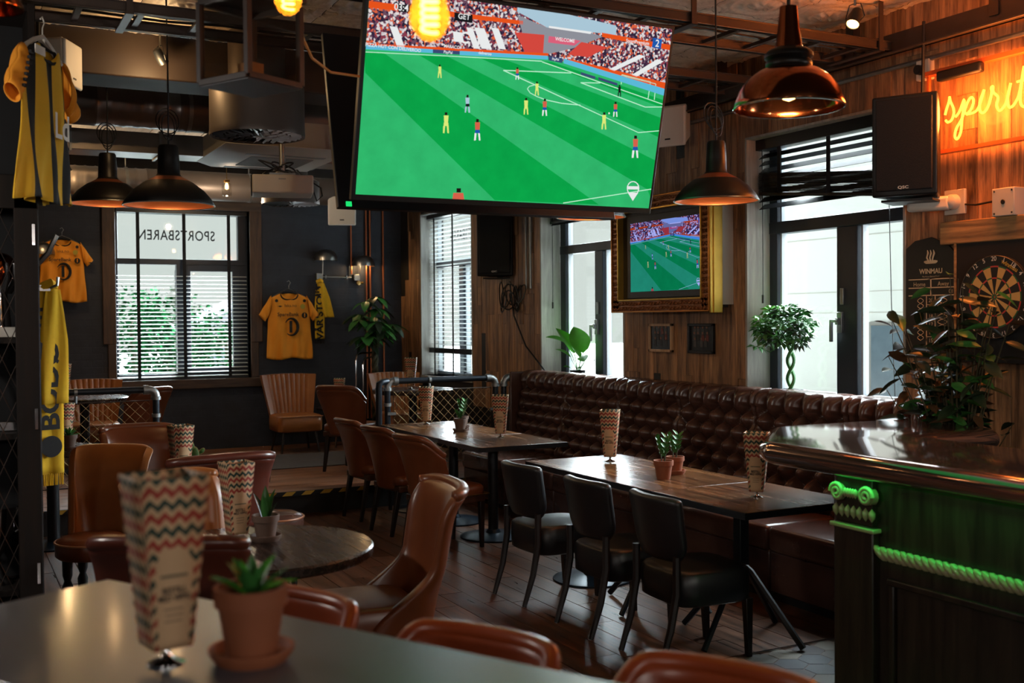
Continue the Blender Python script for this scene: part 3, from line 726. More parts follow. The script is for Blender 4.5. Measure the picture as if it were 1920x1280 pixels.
ra = stool('tall-backed brown leather chair with a round seat and turned legs on the left', (.72, 6.64, 0), .20, .48, M['cognac'])
ra.name = 'round_seat_chair'; ra['category'] = 'chair'; ra['group'] = g2; ra.rotation_euler = (0, 0, radians(151))
b, rim = shell(.965, .44, .235, .17, -.20, .12, .10, .96, (30, 20), .01, flare=1.2); b.build('back_shell', M['tan'], ra, solid=.045, sub=1, smooth=180)
stool('round dark leather stool behind the aloe pot', (1.84, 6.85, 0), .17, .48, M['choc'])
def black_chair(label, loc, rz):
    t = thing('black_chair', label, 'chair', loc, rz, 'black leather chairs facing the banquette')
    def fn(u, v):
        a = (u-.5)*2; z = .505+.325*v; hw = .215+.015*v-.05*max(0, (.28-v)/.28)**2*1.3
        return (hw*a, -.235-.055*v+.055*a*a, z-.012*abs(a)**6*(1 if v > .9 else 0))
    b = MB(); b.grid(fn, 14, 10); b.build('backrest', M['black'], t, solid=.05, sub=1, smooth=180)
    seat_pad(t, .225, -.235, .225, .285, .46, M['black'], .45)
    for x in (-1, 1):
        b = MB(); b.tube([(x*.185, -.33, 0), (x*.187, -.27, .18), (x*.19, -.235, .36), (x*.19, -.235, .54)], [.014, .019, .021, .02], 8); b.build('leg', M['legwood'], t)
        b = MB(); b.taper((x*.185, .19, 0), (.028, .028), (x*.19, .18, .30), (.042, .042)); b.build('leg', M['legwood'], t, bev=.003)
        for yy in (-.33, .19):
            b = MB(); b.lathe([(.012, 0), (.012, .005)], 8, (x*.185, yy, 0)); b.build('glide', M['steel'], t)
    return t
k1 = black_chair('black leather chair nearest the bar counter', (3.37, 4.52, 0), radians(-93))
dup(k1, (3.34, 5.14, 0), radians(-90), 'black leather chair in the middle of its row of three')
dup(k1, (3.33, 5.90, 0), radians(-88), 'black leather chair farthest from the bar, by the brown seat')
def cocktail_chair(label, loc, rz):
    t = thing('ribbed_armchair', label, 'armchair', loc, rz, 'ribbed tan armchairs on the stage')
    def fn(u, v):
        a = (u-.5)*2; z = .40+.47*v; hw = .25+.075*v; rib = .016*abs(sin(pi*u*11))**.6 if .12 < u < .88 else .012
        return (hw*a, -.20-.12*v+.07*a*a+rib, z+.01*sin(pi*u))
    b = MB(); b.grid(fn, 88, 12); b.build('ribbed_back', M['tan'], t, smooth=180)
    def fb(u, v):
        p = fn(u, v); return (p[0]*1.01, p[1]-.07-.01*sin(pi*u), p[2])
    b = MB(); b.grid(fb, 24, 8); r0 = [fn(i/24, 1) for i in range(25)]; r1 = [fb(i/24, 1) for i in range(25)]
    b.add(r0+r1, [(i, i+1, 26+i, 25+i) for i in range(24)])
    for u in (0, 1):
        s0 = [fn(u, j/8) for j in range(9)]; s1 = [fb(u, j/8) for j in range(9)]; b.add(s0+s1, [(i, i+1, 10+i, 9+i) for i in range(8)])
    b.build('outer_back', M['tan'], t, smooth=60)
    seat_pad(t, .265, -.24, .26, .24, .43, M['tan'], .3)
    b = MB(); b.tube([(-.25, .255, .415), (.25, .255, .415)], .008, 6); b.build('piping', M['piping'], t)
    for x in (-1, 1):
        for y in (-1, 1):
            b = MB(); b.tube([(x*.18, y*.16, .26), (x*.22, y*.21, 0)], [.02, .011], 8); b.build('leg', M['legwood'], t)
    return t
a1 = cocktail_chair('tan ribbed armchair standing alone against the black wall', (3.55, 12.35, SH), radians(180))
dup(a1, (1.38, 12.45, SH), radians(178), 'tan ribbed armchair behind the left railing, under the window')
dup(a1, (4.72, 11.98, SH), radians(180), 'tan ribbed armchair in the corner behind the right railing')
def bar_stool(label, loc, rz):
    t = thing('bar_stool', label, 'stool', loc, rz, 'orange leather bar stools at the tall table')
    b, rim = shell(1.0, .72, .235, .20, -.20, .02, .33, .86, (32, 12), .0); b.build('backrest', M['orange'], t, solid=.04, sub=1, smooth=180)
    b = MB(); b.tube([(p[0], p[1], p[2]+.0) for p in rim], .021, 8); b.build('rim', M['orange'], t, smooth=180)
    seat_pad(t, .20, -.19, .2, .70, .78, M['orange'], .6)
    for x in (-1, 1):
        for y in (-1, 1):
            b = MB(); b.taper((x*.2, y*.19, 0), (.028, .028), (x*.15, y*.14, .71), (.038, .038)); b.build('leg', M['legwood'], t)
    b = MB(); b.tube([(-.185, -.17, .25), (.185, -.17, .25), (.185, .17, .25), (-.185, .17, .25)], .012, 6, closed=True); b.build('foot_rail', M['legwood'], t)
    return t
rzs = math.atan2(n2.y, n2.x)-pi/2
s1 = bar_stool('orange leather bar stool back behind the terracotta pot', tuple(c0+d2*.31-n2*.17), rzs)
dup(s1, tuple(c0+d2*.90-n2*.14), rzs, 'orange leather bar stool, second along the tall table')
dup(s1, tuple(c0+d2*1.44-n2*.20), rzs, 'orange leather bar stool at the bottom edge, nearest the camera')

# ================================================================== MENUS AND POTS
def menumat():
    t = NT('chevron_menu_print'); uv = t.coord('UV'); sp = t.n('ShaderNodeSeparateXYZ'); t.t.links.new(uv, sp.inputs[0]); u, v = sp.outputs[0], sp.outputs[1]
    tri = t.math('ABSOLUTE', t.math('SUBTRACT', t.math('FRACT', t.math('MULTIPLY', u, 4.5)), .5))
    s = t.math('FRACT', t.math('ADD', t.math('MULTIPLY', v, 6.5), t.math('MULTIPLY', tri, .55)))
    paper = srgb('b89672')
    red = t.mix(t.math('LESS_THAN', s, .27), paper, srgb('8e2f22')); c = t.mix(t.math('COMPARE', s, .63, .13), red, srgb('17332a'))
    du = t.math('ABSOLUTE', t.math('SUBTRACT', u, .5)); dv = t.math('MAXIMUM', t.math('SUBTRACT', v, .46), 0.)
    r2 = t.math('ADD', t.math('MULTIPLY', du, du), t.math('MULTIPLY', t.math('MULTIPLY', dv, dv), 7.0))
    c = t.mix(t.math('LESS_THAN', r2, .13), c, paper)
    # printed grey text lines below the heading
    for lv in (.235, .20, .165):
        m = t.math('MULTIPLY', t.math('COMPARE', v, lv, .006), t.math('LESS_THAN', du, .2)); c = t.mix(t.math('MULTIPLY', m, .55), c, srgb('4a4038'))
    m = t.math('MULTIPLY', t.math('COMPARE', v, .43, .008), t.math('LESS_THAN', du, .26)); c = t.mix(t.math('MULTIPLY', m, .8), c, srgb('17332a'))
    return t.bsdf(c, .7)
M['menu'] = menumat()
def make_menu():
    t = thing('menu_holder', 'x', 'menu')
    h = .31; z0 = .035; cr = []
    for k in range(4):
        a0, a1 = radians(90+90*k+45), radians(90+90*k-45); rb, rt = .050, .086
        P = [(rb*cos(a0), rb*sin(a0), z0), (rb*cos(a1), rb*sin(a1), z0), (rt*cos(a1), rt*sin(a1), z0+h), (rt*cos(a0), rt*sin(a0), z0+h)]
        P = [Vector(p) for p in P]; ux = (P[0]-P[1]).normalized(); ux2 = (P[3]-P[2]).normalized(); q = MB(); zz = 11
        # saw-toothed side edges, as on the folded card
        L = []; Rr = []
        for i in range(zz*2+1):
            f = i/(zz*2); w = .003 if i % 2 else 0
            L.append(P[1].lerp(P[2], f)-ux*w); Rr.append(P[0].lerp(P[3], f)+ux*w)
        vs = []; us = []
        for i in range(zz*2+1):
            f = i/(zz*2); f = f if k % 2 == 0 else .55+.95*f
            vs += [L[i], Rr[i]]; us += [(0, f), (1, f)]
        q.add(vs, [(2*i, 2*i+1, 2*i+3, 2*i+2) for i in range(zz*2)], us)
        o = q.build('card', M['menu'], t, solid=.0016, fixn=False)
        mid = (P[0]+P[1]+P[2]+P[3])/4; nrm = Vector((mid.x, mid.y, 0)).normalized(); yx = ((P[2]+P[3])-(P[0]+P[1])).normalized(); xx = yx.cross(nrm)
        mb_ = (P[0]+P[1])/2; mt_ = (P[2]+P[3])/2
        if k % 2: continue
        for s_, f, sz in (('BESTILL', .345, .017), ('MED VIPPS!', .30, .015)):
            c_ = mb_.lerp(mt_, f); letters(s_, M['printblack'], o, frame_m(c_+nrm*.0022, xx, yx), sz*.8, sz, bold=.02)
    b = MB(); b.lathe([(0, 0), (.034, 0), (.034, .004), (.012, .012), (.006, .02), (.006, .05), (0, .05)], 16); b.build('clip_stand', M['chrome'], t)
    b = MB(); b.tube([(.015*cos(2*pi*i/16), -.034, .052+.015*sin(2*pi*i/16)) for i in range(16)], .002, 5, closed=True); b.build('clip_ring', M['cable'], t)
    return t
menu0 = make_menu(); gm = 'chevron menus on the tables'
MENUS = [((.345, 2.05, 1.08), -78, 'large blurred chevron menu on the tall foreground table'),
 ((1.10, 4.74, .75), -75, 'chevron menu on the round black oak table beside the aloe'),
 ((1.21, 6.60, .75), -75, 'chevron menu beside the cactus on the left round table'),
 ((.78, 8.92, .75), -70, 'chevron menu behind the succulent at the left railing'),
 ((3.90, 6.16, .75), -88, 'chevron menu on the far end of the black chair tables'),
 ((3.785, 4.54, .75), -90, 'chevron menu in front of the bar counter corner'),
 ((3.86, 9.2, .75), -75, 'chevron menu in front of the railing mesh on the far table'),
 ((3.94, 7.86, .75), -88, 'chevron menu on the near end of the far tables'),
 ((4.14, 12.52, SH+.47), -80, 'small far chevron menu beside the ficus stems'),
 ((1.02, 11.7, SH+.75), -88, 'plain-backed menu above the left railing pipe'),
 ((4.44, 11.0, SH+.75), -30, 'pale menu seen edge on above the right railing')]
for i, (l, a, lab) in enumerate(MENUS):
    rz = math.atan2(-l[1], -l[0])+radians(20 if l[0] < 2.5 else -8)-pi/2
    if i == 0: menu0.location = l; menu0.rotation_euler = (0, 0, rz); menu0['label'] = lab; menu0['group'] = gm
    else: dup(menu0, l, rz, lab, gm)
def pot(name, label, loc, r=.055, h=.095, mat='terra', saucer=True, plant='succulent', s=1.0, seed=1, cat='potted plant'):
    rr = random.Random(seed); t = thing(name, label, cat, loc, 0); z0 = .012 if saucer else 0
    b = MB(); b.lathe([(r*.70, z0), (r*.93, z0+h*.72), (r*1.03, z0+h*.73), (r*1.06, z0+h), (r*.94, z0+h), (r*.9, z0+h*.8), (0, z0+h*.8)], 32); b.build('pot', M[mat], t)
    if saucer:
        b = MB(); b.lathe([(0, 0), (r*1.0, 0), (r*1.2, .018), (r*1.22, .026), (r*1.12, .026), (r*1.0, .012), (0, .012)], 32); b.build('saucer', M[mat], t)
    b = MB(); b.lathe([(r*.92, 0), (r*.5, .006), (0, .008)], 20, (0, 0, z0+h*.82)); b.build('soil', M['soil'], t)
    zt = z0+h*.84
    if plant == 'succulent':
        for k in range(13):
            a = k*2.4; el = .35+.09*k; L = (.085 if k < 9 else .075)*s; me = leaf_mesh('leaf', M['leafb' if k % 4 == 0 else 'leaf'], .34, .25, .1)
            o = inst('leaf', me, t, (.008*cos(a), .008*sin(a), zt), (min(1.45, el), 0, a-pi/2), (L, L, L))
    elif plant == 'aloe':
        for k, (a, el, L) in enumerate(((.3, 1.35, .14), (2.2, 1.2, .13), (4.2, 1.4, .12), (5.4, 1.1, .10), (1.3, 1.5, .15))):
            me = leaf_mesh('leaf', M['leafd' if k % 2 else 'leaf'], .26, .3, .05); inst('leaf', me, t, (.014*cos(a), .014*sin(a), zt-.01), (el, 0, a-pi/2), (L*1.1, L*s, L))
    elif plant == 'zz':
        for k in range(3):
            a = k*2.2+.5; tx, ty = .02*cos(a), .02*sin(a); b = MB(); b.tube([(tx*.4, ty*.4, zt-.01), (tx, ty, zt+.07*s), (tx*1.8, ty*1.8, zt+.13*s)], [.004, .003, .002], 6); st = b.build('stem', M['stem'], t)
            for j in range(8):
                f = .25+j*.1; me = leaf_mesh('leaf', M['leaf'], .5, .2, .1); aa = a+(1.4 if j % 2 else -1.4); inst('leaf', me, st, (tx*f*1.8, ty*f*1.8, zt+.13*s*f), (.9, 0, aa-pi/2), (.052,)*3)
    elif plant == 'cactus':
        def pad(c, hx, hz, tilt):
            q = MB(); q.lathe([(0, 0), (.5, .12), (.95, .45), (1, .6), (.8, .85), (.35, .98), (0, 1)], 16); o = q.build('pad', M['cactus'], t); o.location = c; o.scale = (hx, .014, hz); o.rotation_euler = (0, tilt, -.47)
            q = MB(); q.tube([((1.0*cos(w))*1.02, 0, .55+.5*sin(w)) for w in [2*pi*i/24 for i in range(24)]], .06, 5, closed=True); e = q.build('spine_edge', M['rim'], o)
        pad((0, 0, zt-.005), .03, .085, 0); pad((-.012, 0, zt+.06), .018, .055, -.15); pad((-.028, 0, zt+.035), .014, .05, -.75); pad((.03, 0, zt+.04), .013, .045, .8)
    return t
pot('potted_succulent', 'large blurred terracotta pot with green succulent on the tall table', (.487, 1.995, 1.08), .064, .125, 'terra', True, 'succulent', 1.0, 2)
pot('potted_aloe', 'grey-brown pot with a dark aloe on the round black oak table', (1.215, 4.70, .75), .056, .10, 'terra2', True, 'aloe', 1.0, 3)
pot('potted_cactus', 'small pot with a rounded three-pad cactus on the left round table', (1.36, 6.98, .75), .056, .10, 'terra2', False, 'cactus', 1.0, 4)
pot('potted_succulent', 'small pot with a dark rosette succulent at the left railing', (.80, 8.80, .75), .058, .10, 'terra2', True, 'succulent', 1.0, 5)
pot('potted_plant', 'terracotta pot with upright dark leaves, front one of the pair', (3.752, 5.34, .75), .056, .11, 'terra', False, 'zz', 1.15, 6)
pot('potted_plant', 'terracotta pot on a saucer, rear one of the pair', (3.93, 5.47, .75), .053, .095, 'terra', True, 'zz', 1.1, 7)
pot('potted_plant', 'small brown pot with a snapped stem on the far table, left of two', (3.86, 8.46, .75), .055, .10, 'terra2', True, 'zz', .5, 8)
pot('potted_plant', 'small brown pot with a green sprig on the far table, right of two', (4.00, 8.72, .75), .052, .095, 'terra2', True, 'zz', 1.1, 9)

# ================================================================== RAILINGS
def elbow(t, c, r=.042, n='elbow', down=True, dirx=1):
    b = MB(); b.tube(arc((c[0]-dirx*.06, c[1], c[2]-.06), .06, pi/2 if dirx > 0 else pi/2, 0 if dirx > 0 else pi, 8, 'xz'), r, 14)
    b.tube([(c[0], c[1], c[2]-.06), (c[0], c[1], c[2]-.085)], r*1.18, 14); b.tube([(c[0]-dirx*.06, c[1], c[2]), (c[0]-dirx*.10, c[1], c[2])], r*1.18, 14); return b.build(n, M['galv'], t)
def railing(x0, x1, label, y=9.50, ztop=1.135, sup_x=(), left=True, right=True):
    t = thing('pipe_railing', label, 'railing', (0, 0, 0), 0, 'pipe railings at the stage edge')
    b = MB(); b.tube([(x0+.07, y, ztop), (x1-.07, y, ztop)], .028, 14); b.build('top_rail', M['pipe'], t)
    for on, xx, dx in ((left, x0, -1), (right, x1, 1)):
        if on:
            elbow(t, (xx, y, ztop), .034, 'elbow', True, dx)
            b = MB(); b.tube([(xx, y, ztop-.08), (xx, y, SH)], .028, 14); b.build('post', M['pipe'], t)
            b = MB(); b.tube([(xx, y, ztop-.20), (xx, y, ztop-.23)], .036, 14); b.bx(xx-.01-(.06 if dx > 0 else 0), xx+.01+(.06 if dx < 0 else 0), y-.035, y-.025, ztop-.31, ztop-.285); b.build('clamp', M['galv'], t)
            b = MB(); b.lathe([(.06, 0), (.06, .01), (.034, .02), (.034, .05)], 16, (xx, y, SH)); b.build('floor_flange', M['galv'], t)
    for xx in sup_x:
        b = MB(); b.tube([(xx-.012, y, ztop), (xx+.012, y, ztop)], .034, 14); b.tube([(xx, y, ztop), (xx, y, ztop-.09)], .012, 8); b.build('tee', M['galv'], t)
    xa, xb, za, zb = x0+.06, x1-.05, ztop-.09, .36
    b = MB(); b.tube([(xa, y, za), (xb, y, za), (xb, y, zb), (xa, y, zb)], .005, 6, closed=True); b.build('mesh_frame', M['rail'], t)
    b = MB(); st = .085; k = xa-(za-zb)
    wires = []
    while k < xb:
        for sgn in (1, -1):
            p = []
            for f in (0, 1):
                pass
            u0, u1 = k, k+(za-zb); lo, hi = max(u0, xa), min(u1, xb)
            if hi > lo:
                z_lo, z_hi = (zb+(lo-u0), zb+(hi-u0)) if sgn > 0 else (za-(lo-u0), za-(hi-u0)); b.tube([(lo, y+.002*sgn, z_lo), (hi, y+.002*sgn, z_hi)], .002, 4, cap=False)
        k += st
    o = b.build('wire_mesh', M['meshwire'], t); return t
railing(-1.4, 1.545, 'black pipe railing with wire mesh on the left of the stage', sup_x=(.92,), left=False)
railing(3.60, 4.71, 'black pipe railing with wire mesh behind the far table', sup_x=(4.02,))
railing(4.80, 5.12, 'short black pipe railing between the mesh panel and the banquette', right=False)
b = MB(); b.tube([(3.50, 9.46, SH), (3.50, 9.46, 1.07), (3.505, 9.46, 1.115), (3.54, 9.47, 1.13), (3.60, 9.5, 1.135)], .03, 12); o = b.build('pipe_post', M['pipe']); tag(o, 'black pipe post with chain standing beside the railing elbow', 'post')
rg = MB(); rg.bx(1.9, 4.02, 10.9, 12.05, SH, SH+.008); o = rg.build('rug', M['rug']); tag(o, 'worn grey rug lying on the stage floor', 'rug')

# ================================================================== BAR COUNTER
bar = thing('bar_counter', 'carved wooden bar counter with rounded copper top on the right', 'bar counter', (0, 0, 0))
outl = [(3.42, .4), (3.41, 3.95), (3.44, 4.03), (3.90, 4.49), (3.98, 4.52), (4.70, 4.48), (4.755, 4.42), (4.755, 3.90), (4.72, 3.86), (4.137, 3.88), (4.137, .4)]
def offset(poly, d):
    n = len(poly); out = []
    for i in range(n):
        p0, p1, p2 = Vector(poly[i-1]), Vector(poly[i]), Vector(poly[(i+1) % n]); e1 = (p1-p0).normalized(); e2 = (p2-p1).normalized()
        n1 = Vector((-e1.y, e1.x)); n2_ = Vector((-e2.y, e2.x)); m = (n1+n2_); m = m/max(.3, m.dot(n1)); out.append((p1.x+m.x*d, p1.y+m.y*d))
    return out
rings = []; rb_ = .052
for i in range(13):
    a = pi/2-pi*i/12; rings.append([(x, y, 1.12-rb_+rb_*sin(a)) for x, y in offset(outl, rb_*cos(a))])
n = len(outl); b = MB(); vs = [p for r in rings for p in r]; fs = [(j*n+i, j*n+(i+1) % n, (j+1)*n+(i+1) % n, (j+1)*n+i) for j in range(12) for i in range(n)]; fs += [tuple(range(n)), tuple(range(13*n-1, 12*n-1, -1))]
b.add(vs, fs); b.build('copper_top', M['counter'], bar, smooth=35)
fx = 3.52
b = MB(); b.bx(fx, 4.08, .4, 3.68, 0, 1.015); b.prism([(fx, 3.68), (4.05, 4.25), (4.68, 4.25), (4.68, 3.94), (4.08, 3.94), (4.08, 3.66)], lambda x, y, t: (x, y, 1.015*t)); b.build('carcass', M['barwood'], bar)
def capital(y):
    b = MB()
    for s in (-1, 1):
        c = (fx-.045, y+s*.085, .93); pts = []
        for i in range(34):
            a = i*.36; r = .040*(1-i/40); pts.append((c[0], c[1]+r*cos(a)*s, c[2]+r*sin(a)))
        b.tube(pts, [.011]*33+[.006], 7)
        b.lathe([(.0, 0), (.038, 0), (.040, .03), (0, .03)], 16, (0, 0, 0), Matrix.Translation((fx-.04, y+s*.085, .93)) @ Matrix.Rotation(radians(90), 4, 'Y'))
    for k in range(5):
        b.lathe([(0, -.022), (.010, -.012), (.012, .0), (.010, .014), (0, .022)], 8, (fx-.05, y-.03+k*.015, .935))
    for k in range(7):
        b.lathe([(0, -.03), (.014, -.012), (.016, .01), (0, .03)], 8, (fx-.03, y-.105+k*.035, .85))
    return b.build('capital', M['rope'], bar, smooth=60)
def pilaster(y):
    b = MB(); b.bx(fx-.035, fx+.01, y-.115, y+.115, .0, .80); b.build('pilaster', M['barwood'], bar, bev=.006)
    b = MB(); b.bx(fx-.028, fx+.01, y-.105, y+.105, .80, 1.0); b.build('pilaster_neck', M['barwood'], bar, bev=.004)
    b = MB(); b.bx(fx-.05, fx+.01, y-.13, y+.13, .775, .795); b.build('necking', M['rope'], bar, bev=.006)
    capital(y)
pilaster(3.545)
def rope(y0, y1, z, x=fx-.03):
    b = MB(); n = int((y1-y0)/.036)
    for i in range(n):
        yy = y0+(i+.5)*(y1-y0)/n; R = Matrix.Translation((x, yy, z)) @ Matrix.Rotation(radians(-52), 4, 'X')
        b.lathe([(0, -.046), (.012, -.034), (.018, -.012), (.018, .012), (.012, .034), (0, .046)], 10, (0, 0, 0), R)
    return b.build('rope_moulding', M['rope'], bar, smooth=180)
rope(.5, 3.41, .70)
for y0, y1 in ((2.25, 3.36), (.9, 2.1)):
    b = MB(); z0, z1 = .12, .60
    b.bx(fx-.03, fx, y0, y1, z1-.03, z1); b.bx(fx-.02, fx, y0, y1, z0, z0+.03); b.bx(fx-.02, fx, y0, y0+.03, z0, z1); b.bx(fx-.02, fx, y1-.03, y1, z0, z1); b.build('panel_moulding', M['barwood'], bar, bev=.006)
b = MB(); b.bx(fx-.018, fx, .5, 3.47, .02, .10); b.build('plinth', M['barwood'], bar, bev=.006)
led = emit('green_led', '18d048', 6.0)
b = MB(); b.bx(3.475, 3.49, .6, 3.66, 1.012, 1.0175); b.build('led_strip', led, bar)
ld = bpy.data.lights.new('bar_led_light', 'AREA'); ld.shape = 'RECTANGLE'; ld.size = 3.2; ld.size_y = .03; ld.energy = 2.4; ld.color = (.05, 1.0, .18)
lo = bpy.data.objects.new('bar_led_light', ld); put(lo); ld.spread = radians(110); lo.location = (3.45, 2.1, 1.008); lo.rotation_euler = (0, radians(12), 0); lo.rotation_euler = Matrix.Rotation(radians(90), 3, 'Z').to_euler()
